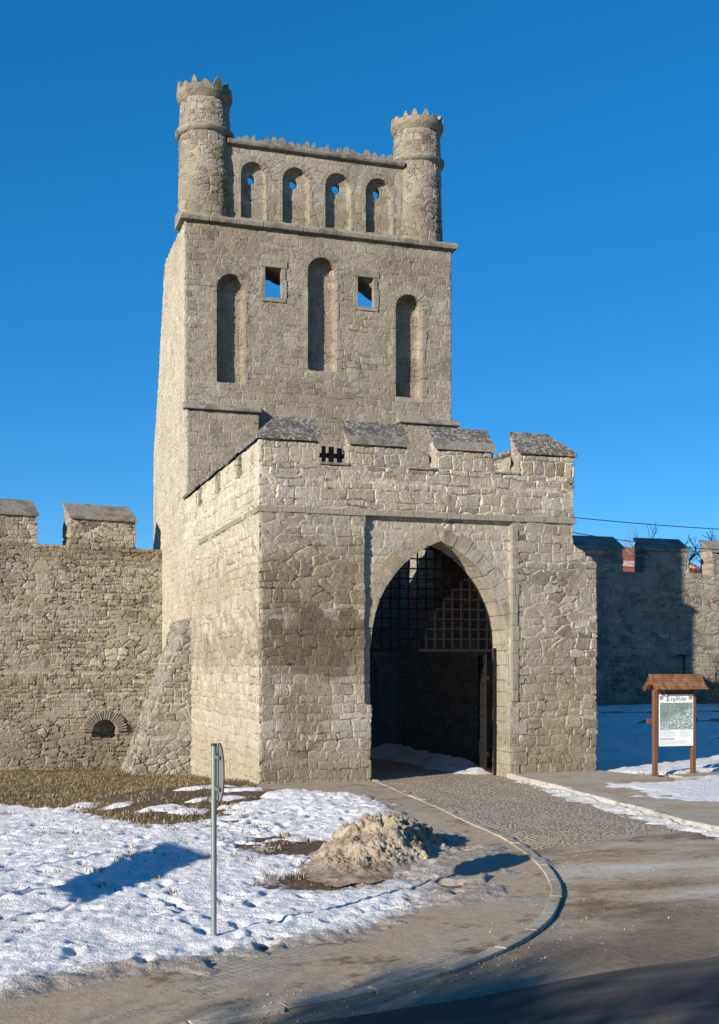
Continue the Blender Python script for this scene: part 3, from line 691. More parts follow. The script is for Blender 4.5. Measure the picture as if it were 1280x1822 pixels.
# dusty carriageway: cobbles near the gate, worn asphalt outside
n = NT('carriageway_surface'); x, y, z = n.xyz()
xm = n.sub(n.M('PINGPONG', n.add(x, n.mul(n.noise(None, .5, 1), .3)), .75), .375)
ya = n.add(y, n.mul(xm, xm, -1.3)); q = n.vec(n.mul(x, 9.5), n.mul(ya, 9.5))
ve = n.vor(q, 1., 'DISTANCE_TO_EDGE', '2D', rnd=.55); vf = n.vor(q, 1., 'F1', '2D', rnd=.55); ci = n.xyz(vf['Color'])
f = n.noise(None, .9, 5, .65); g = n.noise(None, 9., 5, .7, off=4.); fine = n.noise(None, 55., 3, .8, off=7.)
jt = n.ss(ve[0], .03, .20)
cob = n.cmul(n.mix(ci[0], (.42, .345, .255), (.60, .52, .41)), n.add(.22, n.mul(jt, .78)))
sandm = n.ss(n.add(f, n.mul(n.sub(g, .5), .5)), .50, .66)
tan = n.cmul((.40, .315, .22), n.add(.7, n.mul(g, .6)))
cob = n.mix(n.mul(sandm, .62), cob, tan)
asp = n.ramp(n.add(n.mul(n.noise(n.vec(n.mul(x, .45), y), .8, 5, .62, off=9.), .8), n.mul(g, .2)), [(.34, (.10, .075, .052)), (.43, (.24, .175, .115)), (.50, (.36, .29, .21)), (.58, (.42, .37, .30)), (.66, (.50, .46, .39))])
asp = n.mix(n.ss(n.noise(n.vec(n.mul(x, .5), y), 1.1, 4, .7, off=29.), .58, .68), asp, (.13, .092, .058))
asp = n.cmul(asp, n.add(.55, n.mul(fine, .9)))
cr = n.vor(n.vec(n.add(n.mul(x, .55), n.mul(g, .35)), n.add(n.mul(y, .8), n.mul(f, .9))), 1., 'DISTANCE_TO_EDGE', '2D')
asp = n.mix(n.mul(n.inv(n.ss(cr[0], .002, .010)), n.ss(n.noise(None, .35, 2, off=3.), .45, .55), .55), asp, (.05, .04, .03))
edge = n.add(y, n.mul(n.sub(n.noise(None, 1.4, 4), .5), .35), n.mul(n.sub(x, 2.85), -.22))    # where the cobbles stop
cm = n.ss(edge, -9.85, -9.75)
lowz = n.ss(n.add(y, n.mul(x, -.16), n.mul(n.sub(f, .5), 4.)), -13.6, -15.6)
asp = n.mix(n.mul(lowz, .8), asp, n.cmul(n.mix(g, (.10, .08, .06), (.24, .19, .14)), n.add(.6, n.mul(fine, .8))))
c = n.mix(cm, asp, cob)
wet = n.mul(n.ss(y, 3., 0.5), 1.)
n.col(c); n.bump(n.add(n.mul(n.mul(jt, cm), n.inv(n.mul(sandm, .7)), .03), n.mul(g, .018), n.mul(fine, .007)), 1., 1.)
sheet('gate_road', carr, .12, 0.0, n.m, -14, 40, -19, 11)
n = NT('asphalt'); g = n.noise(None, 3., 5, .6); fine = n.noise(None, 90., 3, .8); xx, yy, zz = n.xyz()
st = n.noise(n.vec(n.mul(xx, .25), n.mul(yy, 2.2)), 1.3, 5, .6)
c = n.mix(n.ss(st, .45, .65), (.055, .05, .048), (.10, .088, .075)); c = n.cmul(c, n.add(.6, n.mul(fine, .8)))
n.col(c).rough(.85); n.bump(fine, .006)
sheet('main_road', main_road, .5, .012, n.m, -60, 61, -41, -8)
# paved walk along the left kerb
n = NT('concrete_pavers'); x, y, z = n.xyz(); rot = .55
u = n.add(n.mul(x, math.cos(rot)), n.mul(y, math.sin(rot))); v = n.add(n.mul(x, -math.sin(rot)), n.mul(y, math.cos(rot)))
rr = n.mul(v, 9.); r = n.M('FLOOR', rr); fv = n.sub(rr, r); uu = n.add(n.mul(u, 5.), n.mul(n.M('MODULO', r, 2.), .5)); ru = n.M('FLOOR', uu); fu = n.sub(uu, ru)
e = n.M('MINIMUM', n.M('MINIMUM', fu, n.inv(fu)), n.M('MINIMUM', fv, n.inv(fv))); jt = n.ss(e, .02, .07)
idp = n.white(ru, r, 1.)
g = n.noise(None, 8., 5, .7); f = n.noise(None, .8, 5, .62, off=2.); fine = n.noise(None, 60., 3, .8)
c = n.cmul(n.mix(idp, (.28, .25, .205), (.38, .345, .285)), n.add(.74, n.mul(jt, .26)))
dm = n.ss(n.add(f, n.mul(n.sub(g, .5), .4)), .34, .52)
c = n.mix(n.mul(dm, .8), c, n.cmul((.37, .285, .195), n.add(.55, n.mul(g, .9))))
c = n.mix(n.ss(n.noise(None, 1.3, 5, .7, off=66.), .54, .64), c, (.17, .12, .08))
c = n.cmul(c, n.add(.7, n.mul(fine, .6)))
n.col(c); n.bump(n.add(n.mul(jt, n.inv(dm), .008), n.mul(g, .014), n.mul(fine, .006)), 1., 1.)
M_PAV = n.m
sheet('pavement', walk, .10, .028, M_PAV, -14, 4, -18.2, 4)
rp = KR[:33]+[(5.9, -10.9), (9, -9.8), (20, -9.5), (20, -3.2), (12, -2.4), (9.6, -.8), (8.6, .1), (6.1, .1)]
rp = [p for p in KR if p[1] > -11.7]+[(9, -11.9), (22, -12.9), (22, -6), (12, -3.2), (9.3, -2.3), (8.9, -.6), (8.7, .1), (6.1, .1)]
n = NT('worn_concrete'); g = n.noise(None, 7., 5, .7); f = n.noise(None, .7, 5, .62, off=2.); fine = n.noise(None, 60., 3, .8)
c = n.mix(f, (.31, .275, .22), (.42, .38, .31)); c = n.mix(n.ss(n.noise(None, .8, 4, .6, off=44.), .5, .62), c, (.34, .25, .16)); c = n.cmul(c, n.add(.6, n.mul(g, .8)))
n.col(c); n.bump(n.add(n.mul(g, .012), n.mul(fine, .008)), 1., 1.)
sheet('pavement', rp, .12, .10, n.m, 4.5, 22.2, -14, .4)
# kerbs: swept strips
def sweep(path, prof, name, mat, L=.95, seed=1):
    """row of kerb stones: each its own block with a joint, all in one kerb object of the ground"""
    random.seed(seed); m = MB(); k = len(prof); P = [Vector(p) for p in path]; acc = [0]
    for a, b in zip(P[:-1], P[1:]): acc.append(acc[-1]+(b-a).length)
    def at(t):
        for i in range(len(P)-1):
            if acc[i+1] >= t: return P[i].lerp(P[i+1], (t-acc[i])/max(acc[i+1]-acc[i], 1e-6)), (P[i+1]-P[i]).normalized()
        return P[-1], (P[-1]-P[-2]).normalized()
    t = 0
    while t < acc[-1]-.1:
        l = min(L*random.uniform(.9, 1.1), acc[-1]-t); dz = random.uniform(-.007, .007); dn = random.uniform(-.008, .008); rings = []
        for u in (0, .33, .66, 1):
            p, d = at(t+.006+(l-.012)*u); nrm_ = Vector((-d.y, d.x)); zz = g1(p.x, p.y)+dz
            rings.append([(p.x+nrm_.x*(a+dn), p.y+nrm_.y*(a+dn), zz+b) for a, b in prof])
        v = [q for r_ in rings for q in r_]; f = [(i*k+j, i*k+(j+1) % k, (i+1)*k+(j+1) % k, (i+1)*k+j) for i in range(3) for j in range(k)]
        f += [tuple(range(k)), tuple(range(3*k+k-1, 3*k-1, -1))]; m.add(v, f); t += l
    o = m.build(name, mat); bv = o.modifiers.new('b', 'BEVEL'); bv.width = .014; bv.segments = 2; tag(o, kind='structure'); return o
def kerbmat(name, a, b):
    n = NT(name); g = n.noise(None, 12., 5, .7); f = n.noise(None, 1.2, 4, off=5.); x, y, z = n.xyz()
    isl = n.t.nodes.new('ShaderNodeNewGeometry').outputs['Random Per Island']; c = n.cmul(n.mix(f, a, b), n.mul(n.add(.5, n.mul(g, .95)), n.add(.8, n.mul(isl, .35))))
    c = n.mix(n.mul(n.ss(n.noise(None, 2.2, 5, .7, off=31.), .50, .64), .7), c, (.19, .16, .12)); n.col(c); n.bump(n.mul(g, .016), 1., 1.); return n.m
sweep(KL, [(-.0, -.12), (-.0, .045), (-.14, .045), (-.14, -.12)], 'kerb', kerbmat('kerb_concrete', (.28, .24, .185), (.42, .37, .29)))
KR2 = [p for p in KR if p[1] > -10.6]
sweep(KR2, [(-.0, -.12), (-.0, .125), (.15, .125), (.15, -.12)], 'kerb', kerbmat('kerb_stone', (.36, .345, .31), (.47, .45, .41)))

# ================================================================ snow
n = NT('snow'); g = n.noise(None, 7., 5, .65); fine = n.noise(None, 40., 4, .75, off=2.); f = n.noise(None, 1.2, 5, .7, off=5.)
dirt = n.attr('dirt')
c = n.mix(n.ss(g, .35, .65), (.70, .71, .73), (.80, .80, .81))
dm = n.ss(n.add(dirt, n.mul(n.sub(n.noise(None, 9., 5, .8, off=15.), .5), .9), n.mul(n.sub(f, .5), .6)), .35, .75)
c = n.mix(n.mul(dm, .9), c, n.cmul(n.mix(fine, (.16, .13, .10), (.38, .33, .27)), n.add(.7, n.mul(g, .6))))
sp = n.ss(n.noise(None, 48., 3, .6, off=25.), .62, .68); c = n.mix(n.mul(sp, .6), c, (.24, .19, .13))
n.col(c).rough(.65); n.bump(n.add(n.mul(g, .05), n.mul(fine, .022), n.mul(n.noise(None, 18., 4, .7, off=8.), .035)), 1., 1.)
n.b.inputs['Specular IOR Level'].default_value = .3
M_SNOW = n.m
rng = np.random.RandomState(7)
steps = []
for tr_ in range(16):     # trails of footprints
    x0, y0 = rng.uniform(-7, 1), rng.uniform(-15, -4); a = rng.uniform(0, 2*np.pi)
    for i in range(14):
        steps.append((x0, y0, a)); x0 += .55*np.cos(a)+rng.normal(0, .06); y0 += .55*np.sin(a)+rng.normal(0, .06); a += rng.normal(0, .15)
for i in range(260): steps.append((rng.uniform(-8, 1.5), rng.uniform(-15.5, -3), rng.uniform(0, 6.3)))
def snow_left(X, Y):
    s = sdist(snow_out, X, Y)
    s = s+(fbm(X*.9, Y*.9, 3)-.5)*1.3+(fbm(X*3.3, Y*3.3, 13)-.5)*.55
    t = np.clip(s*.16+.008, -.08, .055)+.03*sstep(X, -.4, .3)*sstep(s, -.1, .3)+(fbm(X*1.1, Y*1.1, 21)-.5)*.07+(fbm(X*5, Y*5, 23)-.5)*.04+(fbm(X*2.2+Y*.8, Y*6.5-X*1.2, 24)-.5)*.07*sstep(s, 1.6, .1)+(fbm(X*11, Y*11, 29, 3)-.5)*.040+np.abs(fbm(X*6.5, Y*4.5, 27, 3)-.5)*-.06+.010+(fbm(X*22, Y*22, 28, 2)-.5)*.018
    # snow patches beyond the edge
    for (cx, cy, ax, ay) in ((-1.2, -.1, .8, .16), (-.5, -.9, .6, .2), (-3.3, -1.3, .35, .4), (-2.6, -2.6, .4, .4), (-1.3, -2.0, .6, .22), (-2.2, -3.6, .35, .5), (-3.9, -.4, .3, .4)):
        d = 1-np.sqrt(((X-cx)/ax)**2+((Y-cy)/ay)**2)+(fbm(X*4, Y*4, 31)-.5)*1.1
        t = np.maximum(t, np.clip(d*.12, -.08, .05)+(fbm(X*9, Y*9, 33)-.5)*.02)
    # bare spots
    for (cx, cy, ax, ay, k) in ((-1.5, -10.9, 1.0, .7, .16), (-1.0, -8.6, 1.1, .8, .14), (-.2, -12.1, .7, .22, .06), (.2, -11.6, .4, .2, .07), (-.9, -12.7, .4, .2, .05), (-4.6, -13.5, .5, .2, .05), (-3.3, -6.2, .5, .3, .06), (-1.9, -5.2, .5, .25, .07), (-4.9, -3.2, .4, .3, .08), (-2.2, -8.2, .3, .2, .08), (-1.6, -7.5, .6, .5, .05), (1.0, -4.6, .5, 2., .05), (.5, -9, .8, .8, .06)):
        t = t-k*np.exp(-(((X-cx)/ax)**2+((Y-cy)/ay)**2)*1.4)*(.5+fbm(X*5, Y*5, 41))
    for (sx, sy, a) in steps:
        m = (np.abs(X-sx) < .35) & (np.abs(Y-sy) < .35)
        if not m.any(): continue
        dx = X[m]-sx; dy = Y[m]-sy; u = (dx*np.cos(a)+dy*np.sin(a))/.17; v = (-dx*np.sin(a)+dy*np.cos(a))/.085
        t[m] -= .045*np.exp(-(u*u+v*v)**1.5)-.012*np.exp(-((np.sqrt(u*u+v*v)-1.4)/.4)**2)
    return t
def add_snow(name, fn, x0, x1, y0, y1, step, dirtf, kind='structure', label=None):
    T_ = {}
    def zf(X, Y):
        t = fn(X, Y); T_['t'] = t; return G0(X, Y)+t
    me, V = grid_mesh(np.arange(x0, x1, step), np.arange(y0, y1, step), zf, lambda X, Y, Z: T_['t'] > -.03)
    vattr(me, 'dirt', dirtf(V[:, 0], V[:, 1], V[:, 2]-G0(V[:, 0], V[:, 1])))
    o = link(name, me, M_SNOW); tag(o, kind=kind); return o
def dirt_left(X, Y, t):
    s = sdist(snow_out, X, Y)
    side = np.exp(-np.clip(s, 0, 9)/.45)*sstep(Y, -4, -8)+np.exp(-np.clip(s, 0, 9)/.5)*sstep(X, -1, .5)*.8
    return np.clip(side*.85+.10+sstep(t, .03, -.01)*.35+.45*np.exp(-(((X+.3)/2.4)**2+((Y+11.2)/1.6)**2))+.25*np.exp(-(((X+.3)/1.6)**2+((Y+8.6)/1.6)**2)), 0, 1)
add_snow('snow', snow_left, -9, 2.4, -16.5, 2.6, .042, dirt_left)
bankpoly = [(8.4, -.9), (9.2, -.8), (10.5, -.9), (12, -1.0), (15, -.9), (32, -1.5), (32, 18.6), (8.6, 18.6), (8.4, 1.2)]
lowpoly = [(8.0, -2.8), (9.6, -2.5), (12, -2.3), (16, -2.4), (24, -2.4), (24, -8.6), (9.5, -8.4), (7.6, -6.9), (6.9, -5.2), (7.1, -3.4)]
def snow_right(X, Y):
    s = sdist(bankpoly, X, Y)+(fbm(X*1.2, Y*1.2, 53)-.5)*.9
    t = np.clip(s*.2, -.08, .09)+(fbm(X*1.4, Y*1.4, 51)-.5)*.08+(fbm(X*6, Y*6, 52)-.5)*.05
    for (cx, cy, ax, ay, k) in ((9.9, -.75, 1.3, .35, .35), (11.3, -.9, 1.0, .35, .3), (9.0, -.3, .7, .3, .2), (12.8, .2, 1.2, .2, .2), (19.5, 9.5, 2.6, .30, .4), (18, 7.3, 1.8, .22, .3), (21.5, 12.5, 3.2, .5, .4), (16, 12, 2.0, .25, .2), (22, 15.8, 4, .6, .4), (14, 16.5, 3, .4, .25)):
        t = t-k*np.exp(-(((X-cx)/ax)**2+((Y-cy+.25*np.sin(X*2))/ay)**2))*(.4+fbm(X*4, Y*4, 57))
    s2 = sdist(lowpoly, X, Y)+(fbm(X*1.5, Y*1.5, 63)-.5)*1.6+(fbm(X*5, Y*5, 64)-.5)*.6
    t2 = .10+np.clip(s2*.05, -.06, .03)+(fbm(X*7, Y*7, 62)-.5)*.035
    return np.maximum(t, np.where(s2 > -.6, t2, -1))
def dirt_right(X, Y, t):
    s = sdist(bankpoly, X, Y); return np.clip(.35*sstep(t, .05, 0)+np.exp(-np.clip(s, 0, 9)/.3)*.3*(s > -.1)+.33*sstep(Y, -.5, -2.2), 0, 1)
add_snow('snow', snow_right, 6.2, 27, -9, 18.9, .075, dirt_right)
def snow_gutter(X, Y):
    KP = np.array(KR2)
    d = np.full(X.shape, 1e9)
    for a, b in zip(KP[:-1], KP[1:]):
        e = b-a; tt = np.clip(((X-a[0])*e[0]+(Y-a[1])*e[1])/(e@e), 0, 1); d = np.minimum(d, np.hypot(X-a[0]-tt*e[0], Y-a[1]-tt*e[1]))
    left = sdist(carr, X, Y)
    t = np.where(left > -.02, .055-.17*d+(fbm(X*4, Y*4, 71)-.5)*.11+(fbm(X*12, Y*12, 72)-.5)*.03, -1)-.04*sstep(Y, -3.2, -2.2)
    KP = np.array([p for p in KL if -11.5 < p[1] < -1.5]); d2 = np.full(X.shape, 1e9)
    for a, b in zip(KP[:-1], KP[1:]):
        e = b-a; tt = np.clip(((X-a[0])*e[0]+(Y-a[1])*e[1])/(e@e), 0, 1); d2 = np.minimum(d2, np.hypot(X-a[0]-tt*e[0], Y-a[1]-tt*e[1]))
    t3 = .03-.42*d2+(fbm(X*3, Y*3, 75)-.5)*.14+(fbm(X*11, Y*11, 76)-.5)*.04
    return np.maximum(t, t3)
add_snow('snow', snow_gutter, 1.2, 6.6, -11.6, -.5, .045, lambda X, Y, t: np.clip(.5+.25*sstep(X, 4, 3), 0, 1))
# heaped snow left in the gate passage
def snow_gate(X, Y):
    h = .20*np.exp(-((X-6.2)/.55)**2)*sstep(Y, 1.2, 3.6)*sstep(Y, 9.8, 8.6)+.20*np.exp(-(((X-5.6)/.9)**2+((Y-8.3)/.7)**2))+.10*np.exp(-((X-6.05)/.5)**2)*sstep(Y, .9, 1.6)
    return h*(.5+fbm(X*2.2, Y*2.2, 81))+(fbm(X*7, Y*7, 82)-.5)*.09-.035
add_snow('snow', snow_gate, 4.4, 7.0, .9, 10.2, .06, lambda X, Y, t: .42+0*X)

# ---- dirty ploughed heap
def heap_h(X, Y):
    u = (X+.40); v = (Y+9.6); a = R(52); p = u*math.cos(a)+v*math.sin(a); q = -u*math.sin(a)+v*math.cos(a)
    d = np.sqrt((p/2.05)**2+(q/.95)**2)
    h = .46*sstep(1.12-d+(fbm(X*2, Y*2, 91)-.5)*.35, 0, .95)*(.55+.45*sstep(p, -2.0, .1))
    rid = np.abs(fbm(X*2.6, Y*2.6, 93)-.5)*2
    h = h*(1.25-.7*rid)+sstep(h, .02, .15)*((fbm(X*7, Y*7, 95)-.5)*.17+(np.abs(fbm(X*13, Y*13, 97)-.5))*-.12)+(fbm(X*25, Y*25, 98, 2)-.5)*.03*sstep(h, .02, .1)
    return h-.03
TH = {}
def zf(X, Y):
    h = heap_h(X, Y); TH['h'] = h; return G0(X, Y)+h+.04
me, V = grid_mesh(np.arange(-3, 2.4, .028), np.arange(-12.4, -6.6, .028), zf, lambda X, Y, Z: TH['h'] > -.02)
hv, hf = [tuple(v) for v in V], [tuple(p.vertices) for p in me.polygons]
m = MB(); m.v = hv; m.f = hf; m.m = [0]*len(hf); random.seed(12)
for i in range(420):     # broken lumps of ice and frozen earth
    a = random.uniform(0, 6.28); rr = math.sqrt(random.random())*1.1; p = rr*1.9*math.cos(a)+.35; q = rr*.85*math.sin(a); t = R(52)
    px = -.40+p*math.cos(t)-q*math.sin(t); py = -9.6+p*math.sin(t)+q*math.cos(t)
    s = random.choice([.02, .03, .04, .05, .06, .09]) if p > -.6 else random.choice([.02, .03, .04])
    z = g1(px, py)+float(heap_h(np.array([px]), np.array([py]))[0])+.03
    b = bmesh.new(); bmesh.ops.create_icosphere(b, subdivisions=2 if s > .05 else 1, radius=s)
    rot = Matrix.Rotation(random.uniform(0, 6), 3, Vector((random.random(), random.random(), random.random()+.1)).normalized())
    sc_ = (random.uniform(.6, 1.3), random.uniform(.6, 1.2), random.uniform(.5, 1.0))
    vv_ = []
    for v in b.verts:
        c = v.co.copy(); k = 1+random.uniform(-.22, .22); c = rot @ Vector((c.x*sc_[0]*k, c.y*sc_[1]*k, c.z*sc_[2]*k)); vv_.append((c.x+px, c.y+py, c.z+z))
    b.verts.index_update(); m.add(vv_, [tuple(v.index for v in f.verts) for f in b.faces]); b.free()
n = NT('dirty_snow'); g = n.noise(None, 6., 5, .7); fine = n.noise(None, 38., 4, .8, off=3.); f = n.noise(None, 1.6, 5, .7, off=9.)
c = n.ramp(n.add(n.mul(g, .5), n.mul(f, .5)), [(.36, (.12, .085, .055)), (.45, (.24, .185, .13)), (.56, (.37, .31, .24)), (.70, (.52, .48, .43))])
c = n.cmul(c, n.add(.65, n.mul(fine, .7))); n.col(c); n.bump(n.add(n.mul(g, .03), n.mul(fine, .02)), 1., 1.)
hp = m.build('snow_heap', n.m); tag(hp, 'lumpy heap of dirty brown snow and frozen earth lying on the snowy verge', 'snow heap')

# loose gravel, ice crumbs and grit along the kerb and round the heap
random.seed(51); m = MB(); KLp = [p for p in KL if -16.6 < p[1] < -4]
for i in range(2400):
    if i < 1500:
        a = random.choice(KLp); off = abs(random.gauss(0, .35)); d = 1 if random.random() < .6 else -1; x, y = a[0]+d*off*.9+random.gauss(0, .1), a[1]-d*off*.4+random.gauss(0, .25)
    elif i < 2200: x, y = random.gauss(-.3, 1.3), random.gauss(-9.8, 1.1)
    else: x, y = random.uniform(1, 7), random.uniform(-15, -10)
    sz = random.choice([.004, .005, .006, .008, .012]); z = g1(x, y)+(.03 if sdist(walk, np.array([x]), np.array([y]))[0] > 0 else .004)
    if 1500 <= i < 2200: z += .05
    q = [(x+sz*math.cos(t)*random.uniform(.7, 1.3), y+sz*math.sin(t)*random.uniform(.7, 1.3), z) for t in (0, 1.57, 3.14, 4.71)]+[(x+random.uniform(-.3, .3)*sz, y, z+sz*random.uniform(.6, 1.2))]
    m.add(q, [(0, 1, 4), (1, 2, 4), (2, 3, 4), (3, 0, 4), (3, 2, 1, 0)])
n = NT('grit'); isl = n.t.nodes.new('ShaderNodeNewGeometry').outputs['Random Per Island']; n.col(n.ramp(isl, [(0, (.10, .08, .06)), (.6, (.28, .22, .16)), (.9, (.36, .31, .25)), (1, (.55, .54, .52))]))
me = bpy.data.meshes.new('gravel'); me.from_pydata(m.v, [], m.f); tag(link('gravel', me, n.m), 'loose gravel and ice crumbs scattered along the kerb and round the heap', 'gravel', kind='stuff')

# ================================================================ dry grass
def tufts(name, pts, hmin, hmax, mat, seed, lean=1.):
    random.seed(seed); m = MB()
    for (x, y, z) in pts:
        h = random.uniform(hmin, hmax); a = random.uniform(0, 6.28); w_ = random.uniform(.005, .011); l = h*random.uniform(.4, 1.6)*lean; b = a+1.57
        dx, dy = math.cos(a)*l, math.sin(a)*l; wx, wy = math.cos(b)*w_, math.sin(b)*w_
        m.v += [(x-wx, y-wy, z-.01), (x+wx, y+wy, z-.01), (x+dx*.45+wx*.7, y+dy*.45+wy*.7, z+h*.75), (x+dx*.45-wx*.7, y+dy*.45-wy*.7, z+h*.75), (x+dx, y+dy, z+h)]
        k = len(m.v)-5; m.f += [(k, k+1, k+2, k+3), (k+3, k+2, k+4)]; m.m += [0, 0]
    me = bpy.data.meshes.new(name); me.from_pydata(m.v, [], m.f); me.update()
    return link(name, me, mat)
n = NT('dry_grass'); isl = n.t.nodes.new('ShaderNodeNewGeometry').outputs['Random Per Island']
n.col(n.ramp(isl, [(0, (.07, .048, .024)), (.4, (.16, .115, .06)), (.75, (.27, .205, .115)), (1, (.38, .31, .20))])).rough(.8); M_GRASS = n.m
rng = np.random.RandomState(11)
N = 90000; X = rng.uniform(-9, .2, N); Y = rng.uniform(-5, 15.5, N)
mudv = np.exp(-(((X+1.6)/2.1)**2+((Y+1.6)/3.6)**2)*.9)
Z = None; dens = sstep(-sdist(snow_out, X, Y)+(fbm(X*1.7, Y*1.7, 103)-.5)*1.6, -.3, .5)*(1-.88*sstep(mudv+(fbm(X, Y, 5)-.5)*.8, .25, .7))*sstep(fbm(X*1.5, Y*1.5, 101), .35, .55)
k = rng.rand(N) < dens; X, Y = X[k], Y[k]; Z = ground_z(X, Y)
gr = tufts('dry_grass', zip(X, Y, Z), .018, .085, M_GRASS, 1, 1.3); tag(gr, 'dry yellow brown grass on the bank below the left wall', 'grass', kind='stuff')
pts = []; random.seed(77)
for c in range(330):
    if c < 70: cx, cy = random.uniform(-6.5, -1), random.uniform(-6.5, 0)
    elif c < 280: cx, cy = random.gauss(-3, 1.8), random.gauss(-7.0, 2.6)
    else: cx, cy = random.uniform(9, 12.5), random.uniform(-1.3, -.3)
    for i in range(random.choice([3, 4, 6, 8, 20])):
        x, y = random.gauss(cx, .07), random.gauss(cy, .07); pts.append((x, y, g1(x, y)+.02 if cy > -4 else g1(x, y)+.03))
tw = tufts('grass_tufts', pts, .03, .085, M_GRASS, 2, .7); tag(tw, 'small dry grass tufts poking up through the snow', 'grass', kind='stuff')

# ================================================================ road sign seen from behind
PX, PY = -3.63, -13.7; PZ = g1(PX, PY)
sg = empty('road_sign', (PX, PY, PZ), 'round road sign on a thin grey steel pole, seen nearly edge on from behind', 'sign')
n = NT('galvanised_steel'); g = n.noise(None, 30., 4, .6); n.col(n.mix(g, (.16, .19, .20), (.26, .29, .30))).rough(.5); n.b.inputs['Metallic'].default_value = .55; M_STEEL = n.m
n = NT('sign_back'); g = n.noise(None, 8., 4, .6); n.col(n.mix(g, (.13, .14, .145), (.165, .175, .175))).rough(.55); M_BACK = n.m
n = NT('sign_rim'); n.col((.04, .045, .05)).rough(.5); M_RIM = n.m
n = NT('sign_front'); n.col((.75, .75, .74)).rough(.4); M_FRONT = n.m
m = MB(); m.tube((PX, PY, PZ-.2), (PX, PY, PZ+2.10), .030, n=16); place(m.build('pole', M_STEEL, sg, False), sg)
m = MB(); m.tube((PX, PY, PZ+2.098), (PX, PY, PZ+2.125), .033, n=16); place(m.build('pole_cap', M_RIM, sg), sg)
fwd = Vector((math.sin(R(YAW)), math.cos(R(YAW)), 0)); rgt = Vector((math.cos(R(YAW)), -math.sin(R(YAW)), 0))
nrm = (rgt*.96+fwd*.27).normalized(); tang = Vector((-nrm.y, nrm.x, 0)); ctr = Vector((PX, PY, PZ+1.815))+nrm*.053
def disc(r, o0, o1, name, mat, dome=0):
    m = MB(); v = []
    for off in (o0, o1):
        v += [ctr+nrm*off+tang*r*math.cos(2*math.pi*i/64)+Vector((0, 0, r*math.sin(2*math.pi*i/64))) for i in range(64)]
    m.add(v, [tuple(range(64)), tuple(range(127, 63, -1))]+[(i, (i+1) % 64, (i+1) % 64+64, i+64) for i in range(64)])
    o = m.build(name, mat, sg); place(o, sg); return o
def sub(o): o.parent = pla; o.matrix_parent_inverse = Matrix(); return o
pla = disc(.310, .0, .014, 'sign_plate', M_BACK); sub(disc(.3135, .0006, .0134, 'rim', M_RIM)); sub(disc(.30, .0143, .017, 'sign_face', M_FRONT))
for s_ in (-.17, .17):
    m = MB(); a = ctr-nrm*.022
    p = [a+tang*t+Vector((0, 0, z)) for t in (-.18, .18) for z in (s_-.018, s_+.018)]; q = [x_-nrm*.022 for x_ in p]
    m.add(p+q, [(0, 1, 3, 2), (6, 7, 5, 4), (0, 2, 6, 4), (1, 5, 7, 3), (0, 4, 5, 1), (2, 3, 7, 6)]); place(m.build('bracket', M_STEEL, sg), sg)
for z in (1.49, 2.0):
    m = MB(); m.tube((PX, PY, PZ+z), (PX, PY, PZ+z+.027), .038, n=16); place(m.build('clamp', M_STEEL, sg), sg)
n = NT('yellow_sticker'); n.col((.55, .60, .18)); m = MB()
for z in (-.19, -.23):
    a = ctr-nrm*.0145+tang*.12+Vector((0, 0, z)); m.tube(a, a-nrm*.002, .012, n=8)
    sub(m.build('sticker', n.m, sg)); m = MB()

# ================================================================ notice board
BY = -.87; BX0, BX1 = 9.64, 10.77
nb = empty('notice_board', (10.2, BY, 0), 'brown wooden notice board with shingled roof and white town poster', 'notice board')
def NB(o): return place(o, nb)
for x_ in (BX0+.03, BX1-.03):
    m = MB(); m.box(x_-.055, x_+.055, BY-.05, BY+.06, -.3, 2.12); o = NB(m.build('post', M_WOOD, nb)); bv = o.modifiers.new('b', 'BEVEL'); bv.width = .01
m = MB(); m.box(BX0-.13, BX1+.14, BY+.062, BY+.12, 1.30, 1.41); o = NB(m.build('crossbar', M_WOOD, nb))
m = MB(); m.box(BX0+.1, BX1-.1, BY-.02, BY+.03, 1.98, 2.10); NB(m.build('top_rail', M_WOOD, nb))
rx0, rx1 = 9.52, 10.95; RZ, EZ, RD = 2.46, 2.12, .33
m = MB(); rows = 5
for sgn in (-1, 1):
    for i in range(rows):
        t0, t1 = i/rows, (i+1)/rows
        y0 = BY+sgn*RD*t0; y1 = BY+sgn*RD*t1; z0 = RZ-(RZ-EZ)*t0; z1 = RZ-(RZ-EZ)*t1
        random.seed(i*7+sgn); x = rx0-(.0)
        while x < rx1-.01:
            wd = min(random.uniform(.07, .12), rx1-x); j = random.uniform(0, .008)
            m.slab([(x+.002, y0, z0+.012), (x+wd-.002, y0, z0+.012), (x+wd-.002, y1+sgn*.015, z1+.022+j), (x+.002, y1+sgn*.015, z1+.022+j)], .016); x += wd
m.box(rx0-.01, rx1+.01, BY-.03, BY+.03, RZ+.005, RZ+.035)
NB(m.build('roof', M_SHINGLE, nb))
m = MB()
for x_ in (rx0+.01, rx1-.03):
    m.prism([(BY-RD+.02, EZ-.03), (BY-RD+.10, EZ-.03), (BY, RZ-.10), (BY+RD-.10, EZ-.03), (BY+RD-.02, EZ-.03), (BY, RZ-.012)], 'X', x_, x_+.025)
    m.prism([(BY-RD*.5, (RZ+EZ)/2-.055), (BY+RD*.5, (RZ+EZ)/2-.055), (BY, RZ-.05)], 'X', x_+.004, x_+.02)
    NB(m.build('gable_board', M_WOOD, nb)); m = MB()
n = NT('poster_white'); g = n.noise(None, 5., 3); n.col(n.mix(g, (.66, .68, .70), (.74, .75, .76))).rough(.5); M_POST = n.m
n = NT('poster_picture'); f = n.noise(None, 6., 5, .7); x, y, z = n.xyz()
